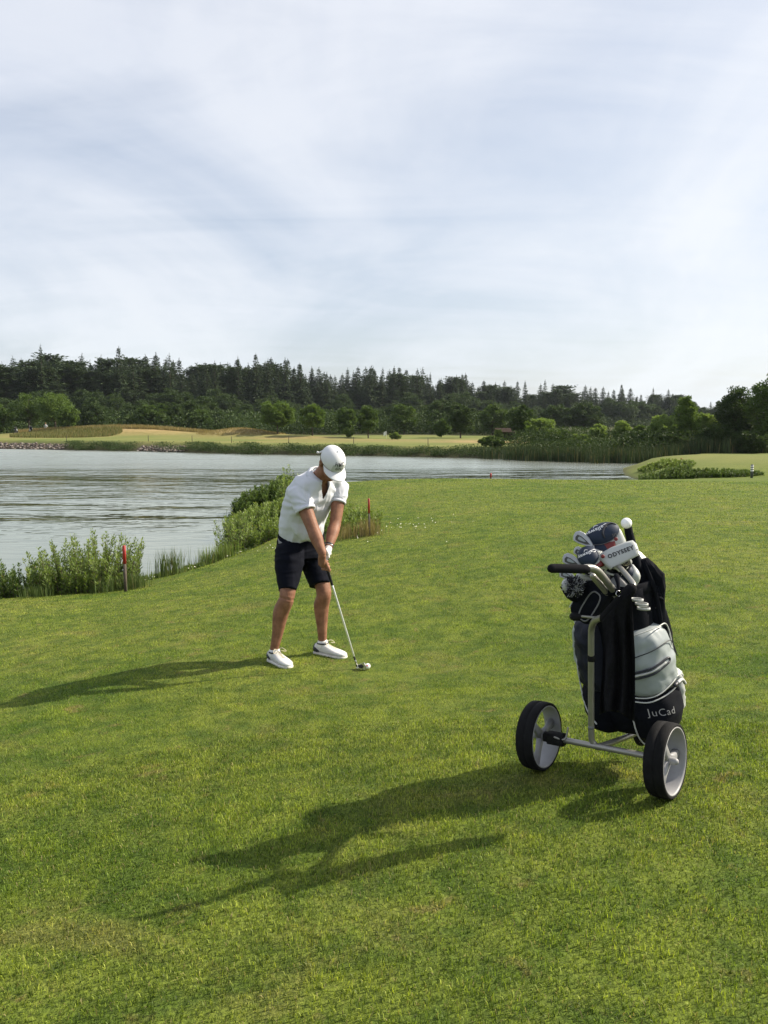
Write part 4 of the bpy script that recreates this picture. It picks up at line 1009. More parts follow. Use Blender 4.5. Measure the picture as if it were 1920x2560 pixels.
# cuffs
def ringband(c, ax, A_, B_, r, w, th, n=28):
    """short tube band, closed thickness"""
    secs = []
    for dz, k in ((-w / 2, r), (w / 2, r), (w / 2, r - th), (-w / 2, r - th)):
        secs.append((Vector(c) + ax * dz, A_ * k, B_ * k))
    V_, F_ = loft(secs, n, 2, caps=False); m = len(secs)
    for i in range(n): F_.append(((m - 1) * n + i, (m - 1) * n + (i + 1) % n, (i + 1) % n, i))
    return V_, F_
child('cuff', pymesh('cuff', *ringband(se1 - sx1 * .008, sx1, sA1, sB1, .0770, .022, .012), M_SHIRT), shirt)
child('cuff', pymesh('cuff', *ringband(se2 - sx2 * .008, sx2, sA2, sB2, .0620, .020, .010), M_SHIRT), shirt)
# collar: folded band open at the front
cn = px(800, 1190, 5.96); nax = (hd(0, -.02, -.03) - px(794, 1204, 5.99)).normalized()
cA = (SH - nax * SH.dot(nax)).normalized(); cB = nax.cross(cA)
if cB.dot(hf) < 0: cB = -cB            # cB points to the throat
cv, cf = [], []; nC = 40
for i in range(nC + 1):
    a = R(112 + (428 - 112) * i / nC)    # gap at the throat (90 deg)
    k = min(i, nC - i) / nC; pointy = max(0, 1 - k * 9); fr_ = max(0, 1 - k * 3)
    dirv = cA * math.cos(a) + cB * math.sin(a)
    for (rr2, hh2) in ((.071, .018), (.078, .027), (.100 + .026 * min(1, 3 * fr_), -.006 - .040 * pointy), (.095 + .026 * min(1, 3 * fr_), -.012 - .040 * pointy), (.074, .014)):
        cv.append(cn + dirv * rr2 + nax * hh2)
for i in range(nC):
    for j in range(5):
        a = i * 5 + j; b2 = i * 5 + (j + 1) % 5; cf.append((a, b2, b2 + 5, a + 5))
child('collar', pymesh('collar', cv, cf, M_SHIRT), shirt)
# open placket: skin coloured V is the chest of the body; placket strips and buttons
pk0 = px(812, 1216, 5.86); pk1 = px(808, 1248, 5.88)
def surf_strip(p0, p1, w, off, mat, name, parent, n=6):
    ax = (p1 - p0).normalized(); A_ = ax.cross((Vector((0, 0, CAMZ)) - p0).normalized()).normalized(); V_, F_ = [], []
    bb = A_.cross(ax).normalized()
    for i in range(n + 1):
        c = p0 + (p1 - p0) * i / n; V_ += [c - A_ * w / 2, c + A_ * w / 2, c + A_ * w / 2 - bb * .01, c - A_ * w / 2 - bb * .01]
    for i in range(n):
        for j in range(4): F_.append((i * 4 + j, i * 4 + (j + 1) % 4, (i + 1) * 4 + (j + 1) % 4, (i + 1) * 4 + j))
    F_ += [(0, 1, 2, 3), tuple(n * 4 + q for q in (3, 2, 1, 0))]
    return child(name, pymesh(name, V_, F_, mat), parent)

# shorts
def shleg(hip, kn, hemc, hw, th, name=None):
    ax = (Vector(hemc) - Vector(hip)).normalized(); A_ = (SH - ax * SH.dot(ax)).normalized(); B_ = ax.cross(A_)
    hip = Vector(hip); hemc = Vector(hemc); s_ = []
    for t_, ww, tt in ((-.12, .085, .10), (0, .105, .118), (.35, .108, .112), (.7, (hw + .1) / 2 + .004, (th + .1) / 2), (.96, hw, th), (1.0, hw * .99, th * .99)):
        s_.append((hip + (hemc - hip) * t_, A_ * ww, B_ * tt))
    return loft(s_, 28, 2.3)
hemR = px(719, 1476, 6.01); hemL = px(799, 1462, 6.24)
def short_fold(p):
    w1 = mnoise.noise(Vector((p.x * 7, p.y * 7, p.z * 22))); cz = max(0, 1 - abs(p.z - J['rhip'].z + .03) / .16)
    w2 = mnoise.noise(Vector((p.dot(SH) * 12, 3, p.z * 3)))
    return (1 - abs(w1) * 3) * (.35 + 1.0 * cz) + .6 * (1 - abs(w2) * 3)
sh_me = remesh('shorts', [torso(.018, 0, 3), shleg(J['rhip'], J['rkn'], hemR, .064, .078), shleg(J['lhip'], J['lkn'], hemL, .076, .086),
                          ellips(px(752, 1388, 6.30), SH * .16, N3((-.6, .8, 0)) * .10, Vector((0, 0, .12)))], .0062, M_SHORT, 4, .5, post=wrinkle(.0045, short_fold))
shorts = child('shorts', sh_me, person)
wq = TOR[2]; wc = px(752, 1345, 6.21); wtg = (px(757, 1300, 6.14) - px(752, 1362, 6.24)).normalized(); wA = (SH - wtg * SH.dot(wtg)).normalized(); wB = wtg.cross(wA)
bv_, bf_ = ringband(wc, wtg, wA * (.190 / .150), wB * (.126 / .150), .150, .032, .01, 48)
child('waistband', pymesh('waistband', bv_, bf_, M_BELT), shorts)

# cap
cc_ = (0, -.006, .040); CR = (.0885, .112, .092)
def capsurf(az, el, k=1.0):   # az 0 = forehead, el from rim upwards
    return hd(cc_[0] + CR[0] * k * math.sin(az) * math.cos(el), cc_[1] + CR[1] * k * math.cos(az) * math.cos(el), cc_[2] + CR[2] * k * math.sin(el))
cv, cf = [], []; NA, NE = 48, 16
for j in range(NE + 1):
    for i in range(NA):
        az = 2 * math.pi * i / NA; el0 = -.22 + .05 * math.cos(az); el = el0 + (math.pi / 2 - .02 - el0) * j / NE
        seam = 1 + .006 * abs(math.sin(az * 3)) ** .35 - .006
        cv.append(capsurf(az, el, seam))
for j in range(NE):
    for i in range(NA): a = j * NA + i; b2 = j * NA + (i + 1) % NA; cf.append((a, b2, b2 + NA, a + NA))
cf.append(tuple(NE * NA + i for i in range(NA)))
n0 = len(cv)       # inner shell for thickness
for i in range(NA): az = 2 * math.pi * i / NA; cv.append(capsurf(az, -.22 + .05 * math.cos(az), .95))
for i in range(NA): cf.append((i, (i + 1) % NA, n0 + (i + 1) % NA, n0 + i))
cap_me = pymesh('cap', cv, cf, M_CAP); cap = child('cap', cap_me, person)
# brim
bv_, bf_ = [], []; NB, NR = 28, 8
for side_ in (0, 1):
    for i in range(NB + 1):
        az = R(-74 + 148 * i / NB)
        for j in range(NR + 1):
            t_ = j / NR; out = .073 * (math.cos(az * .92) ** .55) * t_
            base = capsurf(az, -.17, .995); o_ = base + hf * out + hl * (math.sin(az) * out * .10) - hu * (.012 * t_ + 1.9 * (CR[0] * math.sin(az)) ** 2 * (.6 + .4 * t_)) - hu * (.004 * side_)
            bv_.append(o_)
m_ = (NB + 1) * (NR + 1)
for s in (0, 1):
    for i in range(NB):
        for j in range(NR): a = s * m_ + i * (NR + 1) + j; bf_.append((a, a + 1, a + NR + 2, a + NR + 1))
for i in range(NB): a = i * (NR + 1) + NR; bf_.append((a, a + NR + 1, a + NR + 1 + m_, a + m_))
for i in (0, NB):
    for j in range(NR): a = i * (NR + 1) + j; bf_.append((a, a + 1, a + 1 + m_, a + m_))
child('brim', pymesh('brim', bv_, bf_, M_CAP), cap)
child('cap_button', pymesh('cap_button', *ellips(capsurf(0, math.pi / 2 - .01, 1.01), hl * .007, hf * .007, hu * .005), M_CAP), cap)
# grey front panel, a thin curved patch
pv, pf = [], []
for i in range(15):
    for j in range(9):
        az = R(-36 + 72 * i / 14); el = -.13 + .78 * j / 8 * (1 - .25 * abs(i - 7) / 7)
        pv.append(capsurf(az, el, 1.010))
for i in range(14):
    for j in range(8): a = i * 9 + j; pf.append((a, a + 1, a + 10, a + 9))
child('front_panel', pymesh('front_panel', pv, pf, M_CAPGREY, recalc=False), cap)
def capmap(x, y): return capsurf(x / .10, y / .092 + .02, 1.022)
lt = addm([wrapsurf([[Vector((-v_.x if False else v_.x, v_.y + .050, 0)) for v_ in tm[0]], tm[1]], capmap) for tm in [text_mesh('HMC', .043, 1.18, .0007)]] +
          [wrapsurf([[Vector((v_.x, v_.y + .020, 0)) for v_ in tm[0]], tm[1]], capmap) for tm in [text_mesh('GOLF', .027, 1.12, .0008)]])
child('cap_lettering', pymesh('cap_lettering', *lt, M_INK, smooth=False, recalc=False), cap)
# strap with loose tab at the back
child('strap', pymesh('strap', *limb([capsurf(R(150), -.1, 1.01), capsurf(R(172), -.05, 1.03), px(800, 1131, 5.95), px(794, 1131, 5.95)], [.005, .006, .007, .009], 8, 4), M_CAP), cap)
# short hair under the cap
hv = []; hr = remesh('hair', [ellips(hd(0, -.030, .010), hl * .0795, hf * .082, hu * .072)], .006, M_HAIR, 1)
child('hair', hr, person)
# beard shadow and eyes
for s in (-1, 1):
    child('eye', pymesh('eye', *ellips(hd(.031 * s, .083, .002), hl * .012, hf * .008, hu * .007, 12, 8), simple('eye_white', (.6, .6, .58), .3)), person)
    child('eyebrow', pymesh('eyebrow', *ellips(hd(.031 * s, .086, .012), hl * .020, hf * .005, hu * .004, 12, 8), M_HAIR), person)

# glove on the left hand (upper hand on the grip)
gl = hand(-.015, 1, J['lwr'] + (J['lwr'] - J['lel']).normalized() * .010, .0095)
M_GLOVE = simple('white_glove', (.72, .72, .70), .6)
child('glove', remesh('glove', gl + [limb([J['lwr'] + (J['lel'] - J['lwr']).normalized() * .012, J['lwr'] + (J['lwr'] - J['lel']).normalized() * .02], [(.034, .029), (.034, .028)], 14, 3)], .0035, M_GLOVE, 2), person)
la = (J['lel'] - J['lwr']).normalized(); lA = (SH - la * SH.dot(la)).normalized(); lB = la.cross(lA)
child('wristband', pymesh('wristband', *ringband(J['lwr'] + la * .040, la, lA, lB, .0345, .010, .006), M_INK), person, 'dark wristband')
child('wristband', pymesh('wristband', *ringband(J['lwr'] + la * .026, N3(la + lA * .25), lA, lB, .0385, .004, .004), M_STEEL), person, 'thin silver bracelet')

# shoes
def shoe(an, toe, heelback=.075, L=.30):
    an = Vector(an); g = Vector((an.x, an.y, 0)); side_ = Vector((-toe.y, toe.x, 0)); up = Vector((0, 0, 1))
    def gz(p): return h1(p.x, p.y)
    heel = g - toe * heelback; z0 = (gz(heel) + gz(heel + toe * L)) / 2 + .004; heel.z = z0 - .010
    sl = (gz(heel + toe * L) - gz(heel)) / L; tdir = (toe + up * sl * .7).normalized()
    prof = [(0.0, .020, .045, .050), (.02, .033, .075, .058), (.06, .037, .088, .060), (.10, .038, .082, .058), (.14, .041, .066, .050), (.18, .046, .054, .040), (.22, .049, .044, .034), (.26, .045, .036, .028), (.285, .034, .028, .022), (.300, .014, .018, .014)]
    secs = []
    for x, w_, hh, hc in prof:
        c = heel + tdir * x + up * (.016 + hh / 2); secs.append((c, side_ * w_, up * hh / 2))
    upper = loft(secs, 24, 2.6)
    ss_ = []
    for x, w_, hh, hc in prof: ss_.append((heel + tdir * x + up * .010, side_ * (w_ + .004), up * .0115))
    sole = loft(ss_, 24, 5)
    root_me = remesh('shoe', [upper, limb([an + Vector((0, 0, -.018)), an + Vector((0, 0, -.06)) + toe * .02], [(.044, .040), (.040, .040)], 16, 3)], .0042, M_SHOE, 3)
    sh = child('shoe', root_me, person)
    child('sole', pymesh('sole', *sole, M_SOLE), sh)
    # navy heel counter: slightly proud shell at the back
    hsec = [(c + tdir * -.002, A_ * 1.04, B_ * .80) for (c, A_, B_) in secs[:3]]
    hsec = [(heel + tdir * -.004 + up * .048, side_ * .012, up * .018), (heel + tdir * .006 + up * .050, side_ * .034, up * .034), (heel + tdir * .030 + up * .046, side_ * .0400, up * .030), (heel + tdir * .065 + up * .036, side_ * .0420, up * .012)]
    child('heel_patch', pymesh('heel_patch', *loft(hsec, 20), M_NAVY), sh)
    # collar lining
    child('ankle_lining', pymesh('ankle_lining', *ringband(an + Vector((0, 0, -.022)) + toe * .004, N3(up + toe * .25), side_, toe * 1.05, .046, .010, .008), M_NAVY), sh)
    lv = []
    for i in range(6):
        x = .115 + .018 * i; hh = np.interp(x, [p_[0] for p_ in prof], [p_[2] for p_ in prof]); ww = .022 - .001 * i
        c = heel + tdir * x + up * (.016 + hh + .003)
        lv.append(limb([c - side_ * ww + up * -.008, c + up * .003, c + side_ * ww + up * -.008 + tdir * .008], [.0026] * 3, 6, 3))
    k = heel + tdir * .112 + up * .108
    for s in (-1, 1):
        lv.append(limb([k, k + side_ * .035 * s + tdir * .02 + up * .012, k + side_ * .055 * s + tdir * .045 - up * .012, k + side_ * .022 * s + tdir * .03 - up * .004], [.0022] * 4, 6, 4))
    child('laces', pymesh('laces', *addm(lv), M_LACE), sh)
    sk = remesh('sock', [limb([an + up * -.022, an + up * -.05], [(.0425, .0425), .042], 18, 3)], .004, M_SOCK, 1)
    child('sock', sk, person)
shoe(J['ran'], toeR); shoe(J['lan'], toeL)

# club held by the golfer
club = empty('golf_club', gpt(-.03), 'silver shafted iron club gripped by the golfer, its head behind the ball', 'golf club')
child('grip', pymesh('grip', *limb([gpt(-.035), gpt(.10), gpt(.245)], [.0135, .0120, .0095], 14, 4), M_RUBBER), club)
child('shaft', pymesh('shaft', *limb([gpt(.24), gpt(.5), gpt(clen - .055)], [.0085, .0078, .0066], 12, 4), M_SHAFT), club)
child('ferrule', pymesh('ferrule', *limb([gpt(clen - .085), gpt(clen - .055)], [.0068, .0075], 12, 2), M_INK), club)
M_HEAD = simple('chromed_head', (.55, .55, .54), .25, metal=1.0, var=.05)
hb = gpt(clen); gx, gy = hb.x, hb.y; hz = h1(gx, gy)
tl = N3((.50, -.86, 0)); bk2 = N3((-.86, -.50, 0))
def iron_head(h0, tow, fac, up, S=1.0):
    """h0 heel bottom; tow towards toe; fac normal of the back side; up"""
    out = [];
    prof = [(0, .020), (.02, .030), (.045, .042), (.065, .052), (.078, .050), (.085, .036)]
    V_, F_ = [], []; 
    for x, hh in prof:
        c = h0 + tow * x * S
        V_ += [c + fac * .010, c + up * hh * S + fac * .004, c + up * hh * S - fac * .002, c - fac * .008]
    for i in range(len(prof) - 1):
        for j in range(4): F_.append((i * 4 + j, i * 4 + (j + 1) % 4, (i + 1) * 4 + (j + 1) % 4, (i + 1) * 4 + j))
    F_ += [(3, 2, 1, 0), tuple((len(prof) - 1) * 4 + q for q in (0, 1, 2, 3))]
    return V_, F_
hrot = tl
h0 = Vector((gx, gy, hz + .012)) - tl * .004
child('clubhead', pymesh('clubhead', *iron_head(h0, N3(tl + Vector((.5, .0, .05))), N3((-.70, -.71, .15)), Vector((0, 0, 1))), M_HEAD, smooth=False), club)
cavc = h0 + N3(tl + Vector((.5, 0, .05))) * .046 + Vector((0, 0, .020)) + N3((-.70, -.71, .15)) * .010
child('cavity', pymesh('cavity', *ellips(cavc, N3(tl + Vector((.5, 0, .05))) * .026, N3((-.7, -.71, .15)) * .0025, Vector((0, 0, .014)), 16, 8), M_INK), club)
child('hosel', pymesh('hosel', *limb([gpt(clen - .056), gpt(clen - .004)], [.0075, .0085], 12, 2), M_HEAD), club)
# ball on the turf
def ball(name, c, label, r=.02135):
    me = pymesh(name, *ellips((0, 0, 0), (r, 0, 0), (0, r, 0), (0, 0, r), 28, 18), M_BALL); o = link(bpy.data.objects.new(name, me)); o.location = c
    return tag(o, label, 'golf ball')
bp = W(919, 1668, 5.90); bz = h1(bp.x, bp.y)
gball = ball('golf_ball', (bp.x, bp.y, bz + .034), 'white golf ball with a red mark, on the turf by the club head')
M_RED = simple('red_mark', (.65, .05, .07), .4)
vb = (Vector((0, 0, CAMZ)) - gball.location).normalized(); A_ = vb.orthogonal().normalized()
mk = pymesh('ball_mark', *ellips(vb * .0203 + Vector((-.004, 0, .004)), A_ * .007, vb.cross(A_) * .005, vb * .0022, 12, 6), M_RED); o = link(bpy.data.objects.new('ball_mark', mk)); o.parent = gball
tee = empty('golf_tee', (bp.x, bp.y, bz), 'small pink tee pushed into the turf under the ball', 'tee'); child('peg', pymesh('peg', *limb([(bp.x, bp.y, bz - .01), (bp.x, bp.y, bz + .008), (bp.x, bp.y, bz + .0125)], [.0018, .002, .005], 8, 3), M_RED), tee)

# ---------------------------------------------------------------- golf trolley
A2 = N3((.80, -.60, 0)); F2 = N3((.60, .80, 0)); UP = Vector((0, 0, 1))
M_ALU = simple('champagne_aluminium', (.31, .30, .275), .38, metal=.6, var=.06, scale=15)
M_RIM = simple('grey_plastic_rim', (.27, .27, .28), .5, var=.08, scale=14)
M_TYRE = simple('black_tyre', (.008, .008, .009), .85, spec=.2, var=.3, scale=25, bump=.5, bscale=120)
M_FOAM = simple('black_foam', (.012, .012, .014), .92, var=.12, bump=.4, bscale=260, spec=.06)
M_BLACKF = simple('black_fabric', (.006, .007, .011), .88, var=.15, bump=.35, bscale=300, spec=.1)
M_NAVYF = simple('navy_fabric', (.008, .010, .022), .7, var=.2, bump=.3, bscale=300, spec=.3)
M_WHITEV = simple('pale_grey_vinyl', (.29, .325, .335), .38, var=.04, scale=9, spec=.5)
M_WHITEP = simple('white_piping', (.50, .51, .50), .5)
M_CLOTHW = simple('white_vinyl', (.42, .435, .425), .42, var=.03)
M_TOWEL = simple('black_towel', (.010, .010, .013), .95, var=.2, scale=60, bump=.9, bscale=500, spec=.1)
M_GREYT = simple('grey_trim', (.17, .17, .18), .6)
M_NAVYH = simple('navy_neoprene', (.016, .026, .052), .62, var=.08, bump=.2, bscale=400, spec=.3)
M_REDT = simple('dark_red_trim', (.16, .014, .014), .5)
M_WHITET = simple('white_lettering', (.75, .75, .76), .5)
M_SILVER = simple('silver_lettering', (.40, .40, .41), .4)
M_TAN = simple('tan_emblem', (.30, .27, .17), .6)

hubR = px(1664, 1899, 3.05); hubL = px(1348, 1838, 3.385)
WR = .1425
axc = (hubR + hubL) / 2; axd = (hubR - hubL).normalized(); TRK = (hubR - hubL).length
wupv = N3(UP - axd * axd.dot(UP)); wfw = axd.cross(wupv)
trolley = empty('golf_trolley', (axc.x, axc.y, h1(axc.x, axc.y)), 'two wheeled push trolley with silver tube frame carrying the black and white golf bag', 'golf trolley')
def tube(name, pts, r, mat, parent, n=14, sub=6, label=None):
    rr_ = r if isinstance(r, (list, tuple)) else [r] * len(pts)
    return child(name, pymesh(name, *limb(pts, rr_, n, sub), mat), parent, label)
def wheel(hub, sgn):
    w_ = child('wheel', pymesh('wheel', *limb([hub - axd * .030, hub + axd * .034], [.016, .014], 16, 2), M_RIM), trolley)
    w_['label'] = 'spoked wheel with a wide black tyre'
    # tyre
    prof = [(-.036, .128), (-.0385, .136), (-.034, .141), (-.018, WR), (-.004, WR + .0005), (-.002, WR - .002), (.002, WR - .002), (.004, WR + .0005), (.018, WR), (.034, .141), (.0385, .136), (.036, .128)]
    V_, F_ = [], []; n = 64
    for x, r_ in prof:
        for i in range(n):
            a = 2 * math.pi * i / n; V_.append(hub + axd * x + (wupv * math.cos(a) + wfw * math.sin(a)) * r_)
    m = len(prof)
    for j in range(m):
        for i in range(n): F_.append((j * n + i, j * n + (i + 1) % n, ((j + 1) % m) * n + (i + 1) % n, ((j + 1) % m) * n + i))
    ty = child('tyre', pymesh('tyre', V_, F_, M_TYRE), w_)
    prof = [(-.037, .129), (-.037, .124), (-.030, .1215), (.030, .1215), (.037, .124), (.037, .129)]; V_, F_ = [], []
    for x, r_ in prof:
        for i in range(n): a = 2 * math.pi * i / n; V_.append(hub + axd * x + (wupv * math.cos(a) + wfw * math.sin(a)) * r_)
    m = len(prof)
    for j in range(m):
        for i in range(n): F_.append((j * n + i, j * n + (i + 1) % n, ((j + 1) % m) * n + (i + 1) % n, ((j + 1) % m) * n + i))
    parts = [(V_, F_)]
    child('rim', pymesh('rim', *addm(parts), M_RIM), w_)
    for k in range(3):
        a = R(22 + 120 * k + (18 if sgn < 0 else 0)); d = wupv * math.cos(a) + wfw * math.sin(a); t2 = axd.cross(d)
        secs = [(hub + d * .010 + axd * .006, t2 * .020, axd * .012), (hub + d * .06 + axd * .004, t2 * .0145, axd * .010), (hub + d * .123 - axd * .004, t2 * .019, axd * .016)]
        child('spoke', pymesh('spoke', *loft(secs, 14, 4), M_RIM), w_)
    child('hub_cap', pymesh('hub_cap', *ellips(hub + axd * .036, axd * .014, wupv * .013, wfw * .013), M_RIM), w_)
    return w_
wheel(hubR, 1); wheel(hubL, -1)
axle = tube('axle', [hubL + axd * .02, hubR - axd * .03], .0125, M_ALU, trolley, sub=2)
c0_ = hubL + axd * .075
child('coupling', pymesh('coupling', *loft([(c0_ - axd * .030, wupv * .026, wfw * .024), (c0_ + axd * .040, wupv * .026, wfw * .024)], 16, 5), M_RUBBER), trolley)
child('coupling', pymesh('coupling', *loft([(hubL + axd * .026, wupv * .020, wfw * .018), (hubL + axd * .044, wupv * .020, wfw * .018)], 14, 4), M_RUBBER), trolley)
tj = px(1478, 1846, 3.245); 
# main upright: comes out of the axle, rises and bends towards the handle
up_pts = [px(1500, 1869, 3.235), px(1487, 1861, 3.235), px(1479, 1846, 3.235), px(1478, 1800, 3.22), px(1478, 1700, 3.18), px(1478, 1610, 3.14), px(1479, 1572, 3.12), px(1486, 1553, 3.06), px(1500, 1546, 2.99), px(1516, 1543, 2.92)]
up_o = tube('upright_tube', up_pts, .0125, M_ALU, trolley, sub=5)
child('clamp_ring', pymesh('clamp_ring', *limb([px(1478, 1640, 3.155), px(1478, 1650, 3.16)], [.0155] * 2, 14, 2), M_RUBBER), trolley)
child('tube_joint', pymesh('tube_joint', *limb([px(1478, 1816, 3.225), px(1478, 1818, 3.225)], [.0132] * 2, 14, 2), M_GREYT), trolley)
# foam covered diagonal and folded frame
tube('foam_sleeve', [px(1512, 1546, 2.91), px(1545, 1508, 2.84), px(1578, 1472, 2.80)], .0205, M_FOAM, trolley, 18, 4)
tube('upper_frame', [px(1578, 1472, 2.80), px(1584, 1462, 2.81), px(1574, 1447, 2.86), px(1552, 1421, 2.97), px(1545, 1414, 3.01)], .0095, M_ALU, trolley, 12, 5)
tube('handle_tube', [px(1462, 1420, 2.78), px(1478, 1420, 2.79), px(1492, 1426, 2.80), px(1504, 1438, 2.82), px(1518, 1456, 2.85), px(1532, 1474, 2.88)], .0132, M_ALU, trolley, 16, 6)
tube('handle_tube', [px(1482, 1440, 2.84), px(1497, 1458, 2.86), px(1517, 1482, 2.90)], .0110, M_ALU, trolley, 14, 4)
tube('handle_grip', [px(1379, 1421, 2.74), px(1400, 1421, 2.75), px(1466, 1423, 2.78)], .0160, M_FOAM, trolley, 18, 4)
child('joint_block', pymesh('joint_block', *loft([(px(1528, 1486, 2.90), A2 * .035, F2 * .022), (px(1552, 1470, 2.88), A2 * .040, F2 * .024), (px(1565, 1484, 2.87), A2 * .028, F2 * .02)], 16, 4), M_BLACKF), trolley)
child('bracket_plate', pymesh('bracket_plate', *loft([(px(1540, 1468, 3.05), A2 * .05, UP * .05), (px(1545, 1464, 3.08), A2 * .05, UP * .05)], 4, 2), M_GREYT), trolley)
tube('side_rod', [px(1456, 1541, 3.10), px(1488, 1544, 3.06)], .0055, M_ALU, trolley, 10, 2)
tube('rod_knob', [px(1434, 1541, 3.14), px(1456, 1541, 3.13)], .0175, M_RUBBER, trolley, 16, 2)
tube('front_tube', [px(1492, 1868, 3.23), px(1530, 1856, 3.28), px(1583, 1836, 3.40), px(1594, 1828, 3.43)], .0125, M_ALU, trolley, 14, 5)
tube('stand_post', [px(1580, 1838, 3.40), px(1580, 1815, 3.40)], .0085, M_ALU, trolley, 10, 2)
tube('stand_plate', [px(1562, 1808, 3.36), px(1580, 1813, 3.38), px(1600, 1812, 3.38)], [.004, .006, .004], M_ALU, trolley, 10, 3)
tube('front_foot', [px(1600, 1815, 3.45), px(1602, 1848, 3.44)], [.036, .030], M_RUBBER, trolley, 16, 3)
tube('hook', [px(1386, 1843, 3.31), px(1405, 1849, 3.30), px(1413, 1846, 3.30), px(1417, 1836, 3.30), px(1420, 1820, 3.30)], .0040, M_ALU, trolley, 8, 5)
# key ring and strap at the joint
kc = px(1546, 1484, 2.81); kv, kf = [], []
child('key_ring', pymesh('key_ring', *ringband(kc, N3((.3, -.9, .3)), N3((.95, .3, 0)), N3((0, .3, .95)), .011, .003, .0018), M_STEEL), trolley)
tube('strap_clip', [px(1541, 1440, 2.86), px(1545, 1458, 2.84), px(1546, 1474, 2.83)], [.010, .007, .005], M_BLACKF, trolley, 10, 4)

# ---------------------------------------------------------------- golf bag
BB = px(1592, 1806, 3.40); BT = px(1540, 1452, 3.26)
bax = (BT - BB).normalized(); bA = N3(A2 - bax * A2.dot(bax)); bF = bax.cross(bA)
if bF.dot(F2) > 0: bF = -bF          # bF points to the handle side
BL = (BT - BB).length
BAGP = [(0.0, .105, .095), (.04, .125, .115), (.15, .140, .125), (.5, .145, .128), (.8, .138, .122), (.93, .142, .126), (1.0, .142, .126)]
def bprof(v_):
    return np.interp(v_, [q[0] for q in BAGP], [q[1] for q in BAGP]), np.interp(v_, [q[0] for q in BAGP], [q[2] for q in BAGP])
def bagpt(th, v_, off=0.0):
    a, b_ = bprof(v_); cs, sn = math.cos(R(th)), math.sin(R(th)); k = (abs(cs) ** 2.6 + abs(sn) ** 2.6) ** (-1 / 2.6)
    return BB + bax * (BL * v_) + bA * (cs * k * (a + off)) + bF * (sn * k * (b_ + off))
bag = empty('golf_bag', (BB.x, BB.y, BB.z), 'black golf bag with pale grey and white side pockets strapped on the trolley', 'golf bag')
secs = []
for q in BAGP: secs.append((BB + bax * (BL * q[0]), bA * q[1], bF * q[2]))
child('bag_body', pymesh('bag_body', *loft(secs, 48, 2.6), M_BLACKF), bag)
def pocket(name, th0, th1, v0, v1, depth, mat, parent=None, pw=2.4, wr=.0, nu=26, nv=26, label=None, slant=0.0, edge=.35, bulge=None):
    """puffed pocket: closed shell between the bag wall and an outer cushion"""
    V_, F_ = [], []
    for layer in (0, 1):
        for j in range(nv + 1):
            for i in range(nu + 1):
                s, t_ = i / nu * 2 - 1, j / nv * 2 - 1
                # square -> rounded square
                ss_ = s * (1 - .10 * abs(t_) ** 6); tt_ = t_ * (1 - .08 * abs(s) ** 6)
                th = (th0 + th1) / 2 + (th1 - th0) / 2 * ss_; v_ = (v0 + v1) / 2 + (v1 - v0) / 2 * tt_ + slant * ss_
                prof = max(0, (1 - abs(s) ** 5)) ** .45 * max(0, (1 - abs(t_) ** 6)) ** .45
                if bulge: prof *= bulge(s, t_)
                w_ = wr * fbm(Vector((s * 2.2, t_ * 2.6, depth * 40)), 3)
                V_.append(bagpt(th, v_, -.01 if layer == 0 else depth * prof + w_ * prof))
    m = (nu + 1) * (nv + 1)
    for L_ in (0, 1):
        for j in range(nv):
            for i in range(nu): a = L_ * m + j * (nu + 1) + i; F_.append((a, a + 1, a + nu + 2, a + nu + 1))
    bd = [i for i in range(nu)] + [j * (nu + 1) + nu for j in range(nv)] + [nv * (nu + 1) + i for i in range(nu, 0, -1)] + [j * (nu + 1) for j in range(nv, 0, -1)]
    for q in range(len(bd)): a, b2 = bd[q], bd[(q + 1) % len(bd)]; F_.append((a, b2, b2 + m, a + m))
    return child(name, pymesh(name, V_, F_, mat), parent or bag, label)
def bline(name, pts, off, r, mat, parent=None):
    """piping laid on the bag: pts (th, v)"""
    return child(name, pymesh(name, *limb([bagpt(th, v_, off) for th, v_ in pts], [r] * len(pts), 8, 5), mat), parent or bag)
# right side: pale upper pocket, black lower pocket, white flank
up_pk = pocket('upper_pocket', -14, 72, .30, .74, .058, M_WHITEV, wr=.010, label='pale grey vinyl pocket', bulge=lambda s, t_: 1 - .35 * max(0, t_))
lo_pk = pocket('lower_pocket', -22, 74, -.03, .34, .066, M_BLACKF, wr=.005, label='black lower pocket with grey lettering', bulge=lambda s, t_: .85 + .15 * math.cos(t_ * 2))
pocket('flank_panel', -62, -16, .02, .36, .062, M_CLOTHW, wr=.01, label='white side flank')
pocket('flank_panel', -60, -24, .34, .80, .040, M_BLACKF, wr=.006)
bline('piping', [(68, .725), (50, .745), (24, .75), (4, .735), (-6, .68), (-9, .60), (-10, .45), (-9, .35)], .042, .0026, M_WHITEP, up_pk)
bline('piping', [(72, .345), (55, .335), (40, .345), (20, .375), (5, .385), (-10, .365), (-20, .32)], .062, .0024, M_WHITEP, lo_pk)
bline('piping', [(72, .320), (55, .305), (40, .315), (22, .328), (5, .330), (-8, .315)], .062, .0028, M_WHITEP, lo_pk)
bline('piping', [(74, .30), (72, .20), (70, .10), (66, .02), (58, -.03), (48, -.045)], .052, .0032, M_WHITEP, lo_pk)
bline('piping', [(64, .60), (42, .63), (22, .645), (8, .635), (0, .59), (-6, .50)], .058, .0022, M_NAVY, up_pk)
# zip of the pale pocket
bline('zip_border', [(66, .505), (45, .525), (25, .550), (19, .545), (19, .525), (26, .515), (45, .485), (66, .465)], .0615, .0042, M_NAVY, up_pk)
bline('zip', [(64, .487), (45, .505), (27, .530)], .0615, .0045, M_WHITEP, up_pk)
